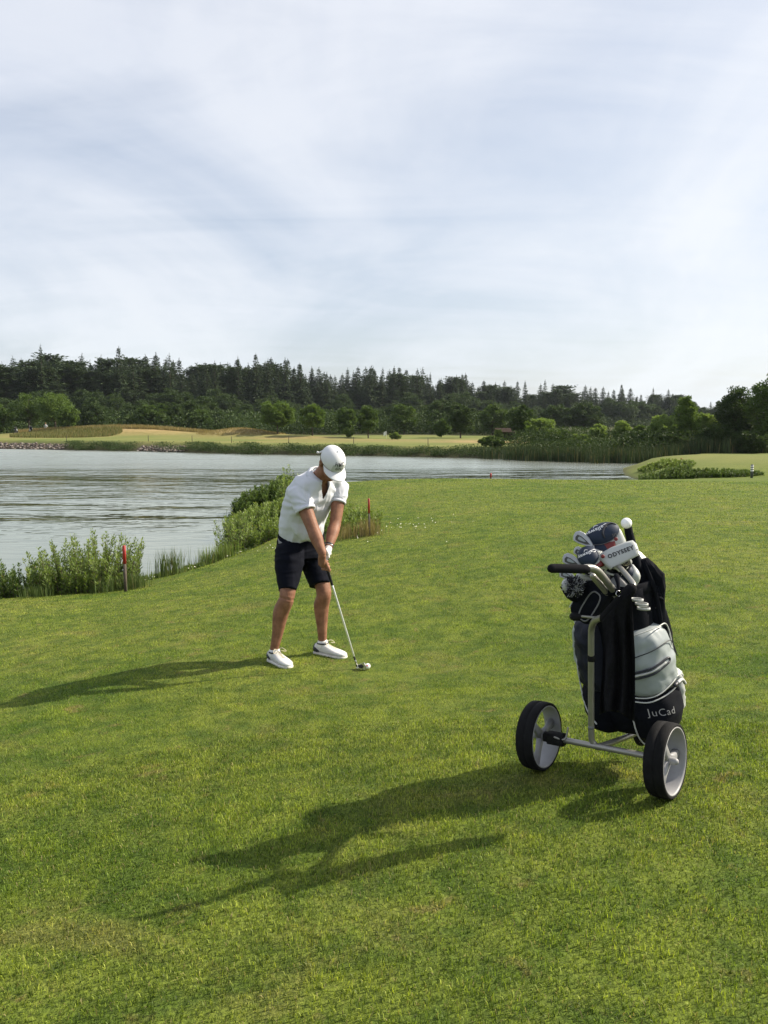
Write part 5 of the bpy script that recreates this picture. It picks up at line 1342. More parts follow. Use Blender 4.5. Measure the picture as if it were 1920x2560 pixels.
# zip pull flap over the lower pocket
bline('zip_pull', [(12, .365), (4, .36), (-3, .34), (-9, .30)], .074, .0065, M_WHITEP, lo_pk)
bline('zip_pull', [(18, .36), (10, .357), (2, .352)], .070, .009, M_NAVY, lo_pk)
# lettering on the lower pocket
tv_, tf_ = text_mesh('JuCad', .047, 1.12, -.0005)
def lowmap(x, y):
    a, _ = bprof(.24); return bagpt(40 - x / .215 * 57.3 * 1.0 + y * 30, .225 + y / BL - x * .32, .0705)
child('lettering', pymesh('lettering', [lowmap(v_.x, v_.y) for v_ in tv_], tf_, M_SILVER, smooth=False, recalc=False), lo_pk)
# left side: navy panel with pale edge
lf = pocket('side_pocket', 108, 168, .30, .78, .052, M_NAVYF, wr=.014, label='navy side pocket')
pocket('side_pocket', 150, 202, .40, .74, .066, M_WHITEV, wr=.008, label='pale grey edge of the left pocket')
pocket('side_pocket', 116, 186, -.02, .33, .055, M_BLACKF, wr=.008, label='black lower left pocket')
bline('piping', [(172, .78), (168, .66), (160, .54), (152, .44), (150, .34), (142, .24), (132, .16), (122, .10)], .056, .0034, M_WHITEP, lf)
bline('zip_pull', [(186, .60), (189, .55), (188, .50)], .062, .003, M_INK, lf); bline('zip_pull', [(184, .40), (187, .36), (190, .32)], .058, .003, M_INK, lf)
# bottle and white sliver between tube and towel
# rim collar, dividers, dark inside
cv_, cf_ = ringband(BB + bax * BL * .985, bax, bA, bF * .90, .150, .045, .016, 40); child('rim_collar', pymesh('rim_collar', cv_, cf_, M_BLACKF), bag)
child('handle_loop', pymesh('handle_loop', *limb([px(1512, 1428, 3.06), px(1520, 1418, 3.04), px(1537, 1419, 3.03), px(1548, 1428, 3.03)], [.0035, .0045, .0045, .0035], 10, 5), M_WHITEP), bag)
child('handle_loop', pymesh('handle_loop', *limb([px(1514, 1429, 3.07), px(1528, 1436, 3.06), px(1544, 1437, 3.06)], [.004] * 3, 10, 4), M_WHITEP), bag)
# three pale club rings on the right
for i, (x, y, dd) in enumerate([(1592, 1499, 3.10), (1604, 1510, 3.09), (1609, 1521, 3.085)]):
    c_ = px(x, y, dd); cv_, cf_ = ringband(c_, N3(UP * .93 + Vector((0, -.36, .0)) + A2 * -.12), A2, F2 * .80, .0255, .0095, .005, 30)
    child('club_ring', pymesh('club_ring', cv_, cf_, M_WHITEP), bag)
# accessory pouch (black with grey trim), tilted
pc = px(1478, 1505, 3.13); pu = N3(px(1500, 1470, 3.08) - px(1458, 1540, 3.13)); pv2 = N3(A2 * .9 + F2 * -.1 - pu * (A2 * .9 + F2 * -.1).dot(pu)); pn = pu.cross(pv2)
def pouch(c, U_, V2, N_, a, b_, d, mat, name, parent, pw=4):
    return child(name, pymesh(name, *loft([(c - N_ * d, V2 * a * .9, U_ * b_ * .92), (c - N_ * d * .7, V2 * a, U_ * b_), (c + N_ * d * .7, V2 * a, U_ * b_), (c + N_ * d, V2 * a * .88, U_ * b_ * .92)], 36, pw), mat), parent)
if pn.dot(Vector((0, 0, CAMZ)) - pc) < 0: pn = -pn
po = pouch(pc, pu, pv2, pn, .056, .082, .038, M_BLACKF, 'accessory_pouch', bag)
loop = []
for i in range(25):
    a = 2 * math.pi * i / 24; k = (abs(math.cos(a)) ** 3.2 + abs(math.sin(a)) ** 3.2) ** (-1 / 3.2)
    loop.append(pc + pn * .0375 + pv2 * (.018 + .026 * math.cos(a) * k) + pu * (-.004 + .064 * math.sin(a) * k))
child('pouch_trim', pymesh('pouch_trim', *limb(loop, [.0032] * 25, 8, 2), M_GREYT), po)
child('pouch_trim', pymesh('pouch_trim', *limb([pc + pn * .034 - pv2 * .052 + pu * y_ for y_ in (-.06, 0, .075)], [.0025] * 3, 8, 3), M_WHITEP), po)
# elastic drawstring loop on the right
child('drawstring', pymesh('drawstring', *limb([px(1628, 1482, 3.2), px(1634, 1484, 3.2), px(1641, 1500, 3.19), px(1643, 1515, 3.19), px(1638, 1520, 3.19), px(1634, 1510, 3.2), px(1633, 1490, 3.2)], [.0022] * 7, 8, 5), M_INK), bag)

# towel hung over the foam bar
towel_me = None
TL = [(1504, 1552, 2.865), (1532, 1520, 2.81), (1560, 1490, 2.77), (1578, 1478, 2.755)]      # along the bar
V_, F_ = [], []; nu, nv = 44, 40
def tl_top(u_):
    q = u_ * 3; i = min(2, int(q)); f_ = q - i; a, b_ = TL[i], TL[i + 1]; return [a[k] + (b_[k] - a[k]) * f_ for k in range(3)]
for layer in (0, 1):
    for j in range(nv + 1):
        for i in range(nu + 1):
            u_ = i / nu; v_ = j / nv; tx, ty_, td = tl_top(u_)
            bxx = 1497 + (1566 - 1497) * u_ * 1.03 + 14 * v_ * (u_ > .85) * (u_ - .85) / .15; 
            xb = np.interp(u_, [0, .2, .45, .7, .85, 1.0], [1497, 1512, 1535, 1560, 1580, 1588]); yb = np.interp(u_, [0, .1, .35, .6, .85, 1.0], [1789, 1783, 1778, 1782, 1800, 1806])
            xt = np.interp(v_, [0, .12, .5, 1], [tx, .5 * tx + .5 * np.interp(u_, [0, 1], [1512, 1584]), np.interp(u_, [0, 1], [1506, 1588]), xb]); yt = ty_ + (yb - ty_) * v_
            dd = 2.865 + (td - 2.865) * (1 - v_) ** 2 + .02 * v_
            fold = (.012 + .014 * v_) * math.sin(u_ * 17 + 2.2 * mnoise.noise(Vector((u_ * 3, v_ * 1.5, 4)))) + .010 * mnoise.noise(Vector((u_ * 6, v_ * 5, 1)))
            V_.append(px(xt, yt, dd + fold * min(1, v_ * 4) + (.010 if layer else 0)))
m = (nu + 1) * (nv + 1)
for L_ in (0, 1):
    for j in range(nv):
        for i in range(nu): a = L_ * m + j * (nu + 1) + i; F_.append((a, a + 1, a + nu + 2, a + nu + 1))
bd = [i for i in range(nu)] + [j * (nu + 1) + nu for j in range(nv)] + [nv * (nu + 1) + i for i in range(nu, 0, -1)] + [j * (nu + 1) for j in range(nv, 0, -1)]
for q in range(len(bd)): a, b2 = bd[q], bd[(q + 1) % len(bd)]; F_.append((a, b2, b2 + m, a + m))
top('towel', pymesh('towel', V_, F_, M_TOWEL), px(1540, 1520, 2.92), 'long black towel hanging from the foam covered bar of the trolley', 'towel')

# ---------------------------------------------------------------- clubs and covers in the bag
vcam = lambda p: (Vector((0, 0, CAMZ)) - p).normalized()
def frame(c, tilt):
    """screen-like local frame in 3D: x right, y up (tilted), z to viewer"""
    z_ = vcam(c); x_ = Vector((0, 0, 1)).cross(z_).normalized(); y_ = z_.cross(x_); ca, sa = math.cos(R(tilt)), math.sin(R(tilt))
    return (x_ * ca + y_ * sa), (y_ * ca - x_ * sa), z_
def headcover(name, label, cx, cy, d, a, b_, dz, tilt, skirt_dir, handle=False, tsize=.030, flip=True, toff=(0, 0)):
    c = px(cx, cy, d); X_, Y_, Z_ = frame(c, tilt); Zt = N3(Z_ + Y_ * .55); Yt = N3(Y_ - Z_ * .55)
    root = empty(name, c, label, 'headcover')
    def sf(x, y, k=1.0):   # point on the cap surface from plane coordinates
        r2 = min(.98, (x / a) ** 2 + (y / b_) ** 2); return c + X_ * x * k + Yt * y * k + Zt * dz * math.sqrt(1 - r2) * k
    child('crown_panel', pymesh('crown_panel', *ellips(c, X_ * a, Yt * b_, Zt * dz, 36, 22), M_NAVYH), root)
    s = N3(skirt_dir[0] * X_ + skirt_dir[1] * Y_ + skirt_dir[2] * Z_)
    wv, wf = loft([(c - Zt * dz * .15, X_ * a * .985, Yt * b_ * .985), (c + s * .016 - Zt * .012, X_ * a * 1.0, Yt * b_ * .97), (c + s * .045 - Zt * .02, X_ * a * .90, Yt * b_ * .84), (c + s * .075 - Zt * .02, X_ * a * .62, Yt * b_ * .60), (c + s * .13 - Zt * .03, X_ * a * .42, Yt * b_ * .42)], 36, 2.2)
    child('skirt', pymesh('skirt', wv, wf, M_CLOTHW), root)
    # navy flank and red edging on the left half of the skirt
    fl_ = [(c - Zt * dz * .10 - X_ * a * .30, X_ * a * .70, Yt * b_ * .95), (c + s * .03 - X_ * a * .34, X_ * a * .70, Yt * b_ * .90), (c + s * .052 - X_ * a * .36, X_ * a * .56, Yt * b_ * .74)]
    child('skirt_flank', pymesh('skirt_flank', *loft(fl_, 30, 2.2), M_NAVYH), root)
    ed = [(q_[0] + X_ * .0045, q_[1] * .995, q_[2] * .985) for q_ in fl_]
    child('skirt_edging', pymesh('skirt_edging', *loft(ed, 30, 2.2), M_REDT), root)
    sp2 = c + s * .040 + X_ * a * .42 + Z_ * b_ * .80
    child('red_button', pymesh('red_button', *ellips(sp2, X_ * .0075, Y_ * .0075, Z_ * .004, 16, 10), M_REDT), root)
    for q in (-1, 0, 1): child('skirt_stripe', pymesh('skirt_stripe', *limb([sp2 + X_ * .006 * q + Y_ * .008 + Z_ * .002, sp2 + X_ * (.006 * q + .001) + Y_ * .022 + Z_ * .0], [.0009] * 2, 6, 2), M_INK), root)
    ring = [c + X_ * a * math.cos(t_) * 1.0 + Yt * b_ * math.sin(t_) * 1.0 for t_ in [2 * math.pi * k / 40 for k in range(41)]]
    child('seam', pymesh('seam', *limb(ring, [.0014] * 41, 6, 1), M_GREYT), root)
    if handle:
        arch = [sf(a * .02, -b_ * .72, 1.02), sf(a * .05, -b_ * .30, 1.06), sf(a * .30, b_ * .18, 1.07), sf(a * .62, b_ * .38, 1.04), sf(a * .88, b_ * .22, 1.02)]
        child('carry_strap', pymesh('carry_strap', *limb(arch, [.0036, .0042, .0044, .004, .003], 8, 6), M_NAVY), root)
        hl_ = [(c + X_ * a * .48 - Yt * b_ * .16 + Zt * dz * .82, X_ * a * .40, Yt * b_ * .30), (c + X_ * a * .46 - Yt * b_ * .16 + Zt * dz * .86, X_ * a * .34, Yt * b_ * .24)]
    # script lettering, arced, upside down, with a chevron
    tv2, tf2 = text_mesh('Callaway', tsize, 1.08, .0005)
    wid = max(v_.x for v_ in tv2)
    def mp(x, y):
        x2, y2 = (-x, -y); y2 -= .20 * (x2 / wid) ** 2 * wid * -1.0
        return sf(x2 + toff[0], y2 + toff[1], 1.018)
    child('lettering', pymesh('lettering', [mp(v_.x, v_.y) for v_ in tv2], tf2, M_WHITET, smooth=False, recalc=False), root)
    ch = tsize * .55
    child('chevron', pymesh('chevron', *limb([sf(toff[0] - ch * .8, toff[1] + ch * .95, 1.012), sf(toff[0] - ch * .15, toff[1] + ch * 1.75, 1.012), sf(toff[0] + ch * .8, toff[1] + ch * 1.15, 1.012)], [.0007, .0016, .0007], 6, 3), M_WHITET), root)
    return root
headcover('headcover', 'largest navy headcover with carrying strap, topmost on the bag', 1506, 1334, 3.10, .066, .044, .034, 24, (.25, -.9, .15), True, .0235, toff=(-.014, .008))
headcover('headcover', 'smaller navy headcover with white script, left below the largest one', 1470, 1391, 3.05, .040, .043, .028, 28, (.75, -.55, -.1), False, .0185, toff=(.002, -.002))
# putter cover: white wedge with black lettering
pcen = px(1550, 1384, 3.02); X_, Y_, Z_ = frame(pcen, 24)
put = empty('putter_cover', pcen, 'white vinyl putter cover with black capital lettering, right of the navy headcovers', 'headcover')
outl = [(-.078, .010), (-.060, .028), (-.02, .034), (.035, .034), (.062, .030), (.070, .012), (.068, -.012), (.060, -.030), (.0, -.038), (-.040, -.042), (-.058, -.044), (-.066, -.024)]
V_, F_ = [], []; n = len(outl)
for dz_, k in ((-.020, .90), (-.012, 1.0), (.010, 1.0), (.020, .93), (.024, .78)):
    for x, y in outl: V_.append(pcen + X_ * x * k + Y_ * y * k + Z_ * (dz_ - .35 * (y * k)))
for j in range(4):
    for i in range(n): F_.append((j * n + i, j * n + (i + 1) % n, (j + 1) * n + (i + 1) % n, (j + 1) * n + i))
F_ += [tuple(reversed(range(n))), tuple(4 * n + i for i in range(n))]
child('cover_body', pymesh('cover_body', V_, F_, M_CLOTHW), put)
tv2, tf2 = text_mesh('ODYSSEY', .021, 1.18, .0009)
child('lettering', pymesh('lettering', [pcen + X_ * (v_.x + .004) + Y_ * (v_.y + .004) + Z_ * (.0255 - .35 * (v_.y + .004)) for v_ in tv2], tf2, M_INK, smooth=False, recalc=False), put)
child('piping', pymesh('piping', *limb([pcen + X_ * x + Y_ * y + Z_ * (.020 - .35 * y) for x, y in [(-.045, -.040), (-.02, -.030), (.02, -.022), (.064, -.008)]], [.0016] * 4, 6, 4), M_INK), put)
em = px(1565, 1405, 3.0)
child('emblem', pymesh('emblem', *ringband(em, N3(Z_ - Y_ * .5), X_, N3(Y_ + Z_ * .3), .0155, .002, .0022), M_TAN), put); child('emblem', pymesh('emblem', *ringband(em, N3(Z_ - Y_ * .5), X_, N3(Y_ + Z_ * .3), .0100, .002, .0018), M_TAN), put)
child('cover_sock', pymesh('cover_sock', *limb([px(1545, 1400, 3.06), px(1552, 1425, 3.10), px(1548, 1470, 3.16)], [.040, .042, .036], 18, 4), M_BLACKF), put)
# second covered club: navy and white sock lower down
sc = empty('headcover', px(1572, 1436, 3.10), 'navy and white knitted headcover hanging below the putter cover', 'headcover')
child('cover_body', pymesh('cover_body', *limb([px(1556, 1412, 3.10), px(1566, 1432, 3.08), px(1572, 1460, 3.12)], [.020, .030, .026], 16, 4), M_NAVYH), sc)
child('white_panel', pymesh('white_panel', *limb([px(1581, 1414, 3.09), px(1588, 1440, 3.07), px(1580, 1464, 3.09)], [.006, .020, .013], 14, 5), M_CLOTHW), sc)
child('white_stripe', pymesh('white_stripe', *limb([px(1558, 1420, 3.065), px(1554, 1438, 3.06)], [.002] * 2, 6, 2), M_WHITEP), sc)
# ball retriever / covered shaft with a ball on top
ret = empty('covered_club', px(1577, 1340, 3.14), 'upright club in a black knitted sleeve carrying a white ball on top', 'covered club')
child('sleeve', pymesh('sleeve', *limb([px(1570, 1318, 3.14), px(1573, 1335, 3.14), px(1580, 1365, 3.15), px(1590, 1420, 3.18)], [.0155, .0165, .0185, .024], 18, 5), M_BLACKF), ret)
ball('golf_ball', px(1566, 1308, 3.13), 'clean white golf ball sitting on the black knitted sleeve')
# umbrella: folded black canopy with ruffled top, strapped on the right of the bag
umb = empty('umbrella', px(1640, 1600, 3.22), 'folded black umbrella with a ruffled canopy edge strapped to the right of the bag', 'umbrella')
V_, F_ = [], []; n = 60; cen = [(1668, 1690, 3.24, .010), (1660, 1640, 3.23, .020), (1648, 1570, 3.22, .030), (1638, 1510, 3.22, .036), (1630, 1470, 3.21, .042), (1620, 1440, 3.20, .048), (1612, 1415, 3.19, .036), (1606, 1398, 3.19, .020)]
for j, (x, y, dd, r_) in enumerate(cen):
    c = px(x, y, dd); t_ = (px(*cen[min(j + 1, 7)][:3]) - px(*cen[max(j - 1, 0)][:3])).normalized(); a_ = N3(A2 - t_ * A2.dot(t_)); b2_ = t_.cross(a_)
    for i in range(n):
        th = 2 * math.pi * i / n; rr2 = r_ * (1 + (.06 + .22 * (j in (4, 5)) + .1 * (j == 6)) * math.sin(th * 8 + j * .7) + .08 * math.sin(th * 19 + j))
        V_.append(c + a_ * math.cos(th) * rr2 + b2_ * math.sin(th) * rr2 + t_ * (.012 * math.sin(th * 8 + 1) * (j in (4, 5, 6))))
for j in range(7):
    for i in range(n): F_.append((j * n + i, j * n + (i + 1) % n, (j + 1) * n + (i + 1) % n, (j + 1) * n + i))
F_ += [tuple(reversed(range(n))), tuple(7 * n + i for i in range(n))]
child('canopy', pymesh('canopy', V_, F_, M_BLACKF), umb)
# ragged tips of the canopy
rg = []
for k in range(9):
    y = 1418 + 9 * k; x = 1622 + 2.5 * k; rg.append(limb([px(x - 8, y, 3.19), px(x + 6, y + 4, 3.18), px(x + 14 + (k % 3) * 2, y + 10, 3.18)], [.012, .010, .002], 8, 3))
child('canopy_ruffles', pymesh('canopy_ruffles', *addm(rg), M_BLACKF, smooth=False), umb)
hood = [(1590, 1372, 3.25), (1604, 1382, 3.25), (1617, 1395, 3.25), (1623, 1425, 3.24), (1618, 1440, 3.24), (1604, 1432, 3.24), (1592, 1405, 3.25)]
V_ = [px(*q) for q in hood] + [px(q[0], q[1], q[2] + .05) for q in hood] + [px(1606, 1398, 3.225)]; n = 7; F_ = [(i, (i + 1) % n, n + (i + 1) % n, n + i) for i in range(n)] + [(i, (i + 1) % n, 14) for i in range(n)] + [tuple(range(n, 2 * n))]
top('rain_hood', pymesh('rain_hood', V_, F_, M_CLOTHW, smooth=False), px(1606, 1420, 3.25), 'stiff white rain hood folded behind the umbrella top', 'rain hood')
# pompom cover
pp = px(1434, 1466, 3.08); pom = empty('pompom_cover', pp, 'black and white woollen pompom headcover under the trolley grip', 'headcover')
rp = np.random.default_rng(88); dr = rdir(520, 0, rp); L_ = rp.uniform(.034, .044, 520)
yv, yf = tubes([([np.array(pp) + d_ * .012, np.array(pp) + d_ * l_ * .7 + rp.normal(size=3) * .002, np.array(pp) + d_ * l_ + rp.normal(size=3) * .005], [.0022, .0024, .0014]) for d_, l_ in zip(dr, L_)], 4)
yc = np.repeat((rp.random(520) < .42).astype(float), 12)
M_YARN, t = mat_new('pompom_yarn'); at = t.new('ShaderNodeVertexColor', layer_name='col'); b = t.new('ShaderNodeBsdfPrincipled', ins={'Base Color': t.mix(t.new('ShaderNodeSeparateColor', ins={0: at.outputs[0]}).outputs[0], (.012, .013, .018), (.34, .35, .36)), 'Roughness': .9}); t.new('ShaderNodeOutputMaterial', ins={0: b.outputs[0]})
child('yarn', npmesh('yarn', yv, yf, M_YARN, col=np.c_[yc, yc, yc]), pom)
child('cover_body', pymesh('cover_body', *limb([px(1424, 1462, 3.12), px(1432, 1480, 3.14), px(1462, 1500, 3.16)], [.032, .034, .026], 16, 3), M_BLACKF), pom)
child('cover_tail', pymesh('cover_tail', *loft([(px(1402, 1468, 3.12), A2 * .004, UP * .004), (px(1412, 1470, 3.12), A2 * .018, UP * .020), (px(1430, 1482, 3.13), A2 * .03, UP * .03)], 4), M_BLACKF, smooth=False), pom)
child('cover_tail', pymesh('cover_tail', *loft([(px(1434, 1496, 3.12), A2 * .003, UP * .003), (px(1436, 1486, 3.12), A2 * .014, UP * .012), (px(1442, 1474, 3.13), A2 * .03, UP * .03)], 4), M_BLACKF, smooth=False), pom)
child('white_band', pymesh('white_band', *limb([px(1414, 1452, 3.09), px(1411, 1464, 3.08), px(1419, 1478, 3.09)], [.010, .012, .009], 12, 4), M_WHITEP), pom)
# iron heads
M_CAV = simple('dark_cavity', (.05, .05, .045), .5); M_IRON = simple('brushed_iron', (.36, .37, .39), .33, metal=.8, var=.04)
def iron(cx, cy, d, tilt, S, label, mouth):
    c = px(cx, cy, d); X_, Y_, Z_ = frame(c, tilt); root = empty('golf_iron', c, label, 'golf club')
    Zt = N3(Z_ * .75 + Y_ * .66); Yt = N3(Y_ * .75 - Z_ * .66)
    out2 = [(-.040, .004), (-.037, .020), (-.024, .029), (-.004, .027), (.018, .016), (.042, -.004), (.044, -.016), (.02, -.018), (-.015, -.018), (-.035, -.014)]
    V_, F_ = [], []; n = len(out2)
    for dz_, k in ((-.009, .94), (-.004, 1.0), (.006, 1.0), (.010, .92)):
        for x, y in out2: V_.append(c + (X_ * x + Y_ * y) * k * S + Z_ * dz_ + Y_ * .0)
    for j in range(3):
        for i in range(n): F_.append((j * n + i, j * n + (i + 1) % n, (j + 1) * n + (i + 1) % n, (j + 1) * n + i))
    F_ += [tuple(reversed(range(n))), tuple(3 * n + i for i in range(n))]
    hd_ = child('iron_head', pymesh('iron_head', V_, F_, M_IRON, smooth=False), root)
    cav = [(-.031, .002), (-.026, .013), (-.010, .011), (.012, .002), (.030, -.008), (.014, -.013), (-.014, -.013), (-.028, -.009)]
    V_ = [c + (X_ * x + Y_ * y) * S + Z_ * .0112 for x, y in cav] + [c + (X_ * x + Y_ * y) * S + Z_ * .006 for x, y in cav]; n = 8
    child('cavity', pymesh('cavity', V_, [tuple(range(n))] + [(i, (i + 1) % n, n + (i + 1) % n, n + i) for i in range(n)], M_CAV, smooth=False), hd_)
    V_ = [c + (X_ * (x * .55 - .004) + Y_ * (y * .5 + .001)) * S + Z_ * .0122 for x, y in cav]
    child('badge', pymesh('badge', V_, [tuple(range(8))], M_WHITEV, smooth=False), hd_)
    child('hosel', pymesh('hosel', *limb([c + X_ * .040 * S - Y_ * .008 * S, c + X_ * .052 * S - Y_ * .03 * S], [.007, .0065], 10, 2), M_IRON), root)
    hs = c + X_ * .052 * S - Y_ * .03 * S; child('shaft', pymesh('shaft', *limb([hs, px(mouth[0], mouth[1], 3.24)], [.0055, .005], 10, 3), M_STEEL), root)
iron(1458, 1350, 3.10, -18, 1.02, 'iron head pointing up left, highest of the silver irons beside the largest headcover', (1520, 1450))
iron(1452, 1383, 3.12, -20, .75, 'small iron head half hidden behind the smaller navy headcover', (1515, 1450))
iron(1430, 1403, 3.08, -12, .95, 'silver iron head sticking out directly above the black trolley grip', (1505, 1452))
iron(1418, 1438, 3.10, -8, .80, 'iron head peeking out below the black trolley grip above the pompom', (1500, 1460))
for q, (x, y) in enumerate([(1448, 1440), (1456, 1420)]):
    tube('club_shaft', [px(x, y, 3.10), px(1506, 1462, 3.2)], [.013, .008], M_WHITEP, bag, 10, 3)

# ---------------------------------------------------------------- small things in the landscape
M_WOODG = simple('weathered_post', (.085, .065, .05), .85, var=.25, scale=30, bump=.5, bscale=90)
M_REDP = simple('red_paint', (.34, .018, .016), .5, var=.1, scale=40)
def stake(px0, basepy, toppy, d, label, r=.022, redfrac=.36, lean=0):
    bx_ = px(px0, basepy, d); gz_ = h1(bx_.x, bx_.y); tp = px(px0 - lean, toppy, d); root = empty('stake', (bx_.x, bx_.y, gz_), label, 'stake', 'red topped water hazard stakes')
    b0 = Vector((bx_.x, bx_.y, gz_ - .05)); t1 = Vector((tp.x, bx_.y, tp.z)); mid = t1 + (b0 - t1) * redfrac
    child('post', pymesh('post', *loft([(b0, (r, 0, 0), (0, r, 0)), (mid, (r, 0, 0), (0, r, 0))], 12, 3), M_WOODG), root)
    child('red_top', pymesh('red_top', *loft([(mid, (r * 1.06, 0, 0), (0, r * 1.06, 0)), (t1, (r * 1.06, 0, 0), (0, r * 1.06, 0)), (t1 + Vector((0, 0, .006)), (r * .7, 0, 0), (0, r * .7, 0))], 12, 3), M_REDP), root)
stake(314, 1475, 1363, 11.55, 'red topped stake standing by the leafy bush on the left shore', .021)
stake(924, 1342, 1246, 13.6, 'red topped stake in the dry grass right of the golfer', .016, lean=2)
stake(1227, 1199, 1183, 28.5, 'short red stake just beyond the lawn crest, in front of the water', .03, .6)
stake(1703, 1162, 1145, 44, 'tiny red stake on the ridge beyond the dark round bush', .03, .6)
for i, (x, y, d, lb) in enumerate([(155, 1100, 84, 'thin dark stake left of the others on the far shore, beside the stones'), (362, 1114, 80, 'thin dark stake on the far lawn edge below the long rough mound'), (473, 1116, 79, 'thin dark stake on the far lawn edge below the right end of the rough mound'),
                             (573, 1118, 77, 'thin dark stake on the far lawn edge below the sandy mound'), (718, 1120, 75, 'thin dark stake between the two lawn trees left of the cap'), (883, 1122, 72, 'thin dark stake on the far lawn edge right of the golfer cap'), (1072, 1126, 69, 'thin dark stake at the right end of the far lawn')]):
    p = px(x, 1100, d); gz_ = h1(p.x, p.y + 1.2); b0 = Vector((p.x, p.y + 1.2, gz_)); top('thin_stake', pymesh('thin_stake', *loft([(b0, (.03, 0, 0), (0, .03, 0)), (b0 + Vector((0, 0, .62)), (.028, 0, 0), (0, .028, 0)), (b0 + Vector((0, 0, .65)), (.012, 0, 0), (0, .012, 0))], 8), M_WOODG), b0, lb, 'stake', 'dark stakes along the far shore')
# striped marker post
mp_ = px(1879, 1196, 33.5); gz_ = h1(mp_.x, mp_.y); zt = px(1879, 1162, 33.5).z; mk_ = empty('marker_post', (mp_.x, mp_.y, gz_), 'black and white banded distance post on the lawn at the right', 'marker post'); hgt_ = zt - gz_
M_BANDW = simple('white_band', (.75, .75, .72), .5)
child('post', pymesh('post', *loft([((mp_.x, mp_.y, gz_ - .05), (.055, 0, 0), (0, .055, 0)), ((mp_.x, mp_.y, zt), (.055, 0, 0), (0, .055, 0)), ((mp_.x, mp_.y, zt + .02), (.035, 0, 0), (0, .035, 0))], 14), simple('dark_post', (.07, .075, .075), .6)), mk_)
for k in (0.06, .155, .25): z_ = zt - k; child('white_band', pymesh('white_band', *ringband((mp_.x, mp_.y, z_), UP, Vector((1, 0, 0)), Vector((0, 1, 0)), .060, .055, .012, 16), M_BANDW), mk_)
# flag
fp = px(966, 1090, 96); gz_ = h1(fp.x, fp.y); fg = empty('golf_flag', (fp.x, fp.y, gz_), 'white flag on a thin pole standing on the far green', 'flag')
zt = topz(1078, 96)
child('pole', pymesh('pole', *limb([(fp.x, fp.y, gz_), (fp.x, fp.y, zt)], [.018, .018], 8, 2), M_BANDW), fg)
child('flag_cloth', pymesh('flag_cloth', *loft([((fp.x - .05, fp.y, zt - .22), (0, .012, 0), (0, 0, .22)), ((fp.x - .22, fp.y + .04, zt - .30), (0, .012, 0), (0, 0, .24)), ((fp.x - .34, fp.y, zt - .40), (0, .010, 0), (0, 0, .20))], 4), M_BANDW, smooth=False), fg)
# wooden shed
sp0 = px(1268, 1090, 88); gz_ = h1(sp0.x, sp0.y); zr = topz(1070, 88); shd = empty('wooden_shed', (sp0.x, sp0.y, gz_), 'dark brown wooden shelter with an open front among the trees', 'shed')
M_SHED = simple('dark_brown_boards', (.060, .038, .028), .85, var=.3, scale=3); M_ROOF = simple('brown_roof', (.045, .032, .026), .95, var=.2, scale=4, spec=.05)
def bx(x0, x1, y0, y1, z0, z1): 
    V_ = [(x, y, z) for z in (z0, z1) for y in (y0, y1) for x in (x0, x1)]; return V_, [(0, 1, 3, 2), (4, 6, 7, 5), (0, 4, 5, 1), (2, 3, 7, 6), (0, 2, 6, 4), (1, 5, 7, 3)]
x0, x1, y0 = sp0.x - 1.0, sp0.x + 1.0, sp0.y; ze = zr - .42
child('wall', pymesh('wall', *addm([bx(x0, x1, y0 + 2, y0 + 2.1, gz_, ze), bx(x0, x0 + .1, y0, y0 + 2, gz_, ze), bx(x1 - .1, x1, y0, y0 + 2, gz_, ze), bx(x0 + .1, x0 + .5, y0, y0 + .08, gz_, ze)]), M_SHED, smooth=False), shd)
child('roof', pymesh('roof', [(x0 - .25, y0 - .3, ze), (x1 + .25, y0 - .3, ze), (x1 + .25, y0 + 1, zr), (x0 - .25, y0 + 1, zr), (x0 - .25, y0 + 2.4, ze), (x1 + .25, y0 + 2.4, ze), (x0 - .25, y0 - .3, ze - .08), (x1 + .25, y0 - .3, ze - .08), (x0 - .25, y0 + 2.4, ze - .08), (x1 + .25, y0 + 2.4, ze - .08)],
     [(0, 1, 2, 3), (3, 2, 5, 4), (0, 6, 7, 1), (4, 5, 9, 8), (6, 8, 9, 7), (0, 3, 4), (1, 5, 2), (0, 4, 8, 6), (1, 7, 9, 5)], M_ROOF, smooth=False), shd)
# two parked trolleys far left: copies of the trolley and bag
def copy_tree(o, parent=None):
    c_ = o.copy(); COL.objects.link(c_); c_.parent = parent
    for ch_ in [q for q in ALLOBJ if q.parent == o]: copy_tree(ch_, c_)
    return c_
ALLOBJ = list(bpy.data.objects)
for (x, lb1, lb2, rz_) in [(40, 'left one of two trolleys parked under the dark trees at far left', 'dark golf bag on the left trolley under the far trees', 60), (78, 'right one of two trolleys parked under the dark trees at far left', 'dark golf bag on the right trolley under the far trees', -110)]:
    p = px(x, 1095, 108); gz_ = h1(p.x, p.y)
    tc_ = copy_tree(trolley); bc_ = copy_tree(bag)
    rel = bag.location - trolley.location; rotm = Matrix.Rotation(R(rz_), 4, 'Z')
    tc_.location = (p.x, p.y, gz_); tc_.rotation_euler = (0, 0, R(rz_)); bc_.location = tc_.location + rotm @ rel; bc_.rotation_euler = (0, 0, R(rz_))
    tc_['label'] = lb1; bc_['label'] = lb2; tc_['group'] = 'trolleys parked across the pond'; bc_['group'] = 'bags on the parked trolleys'
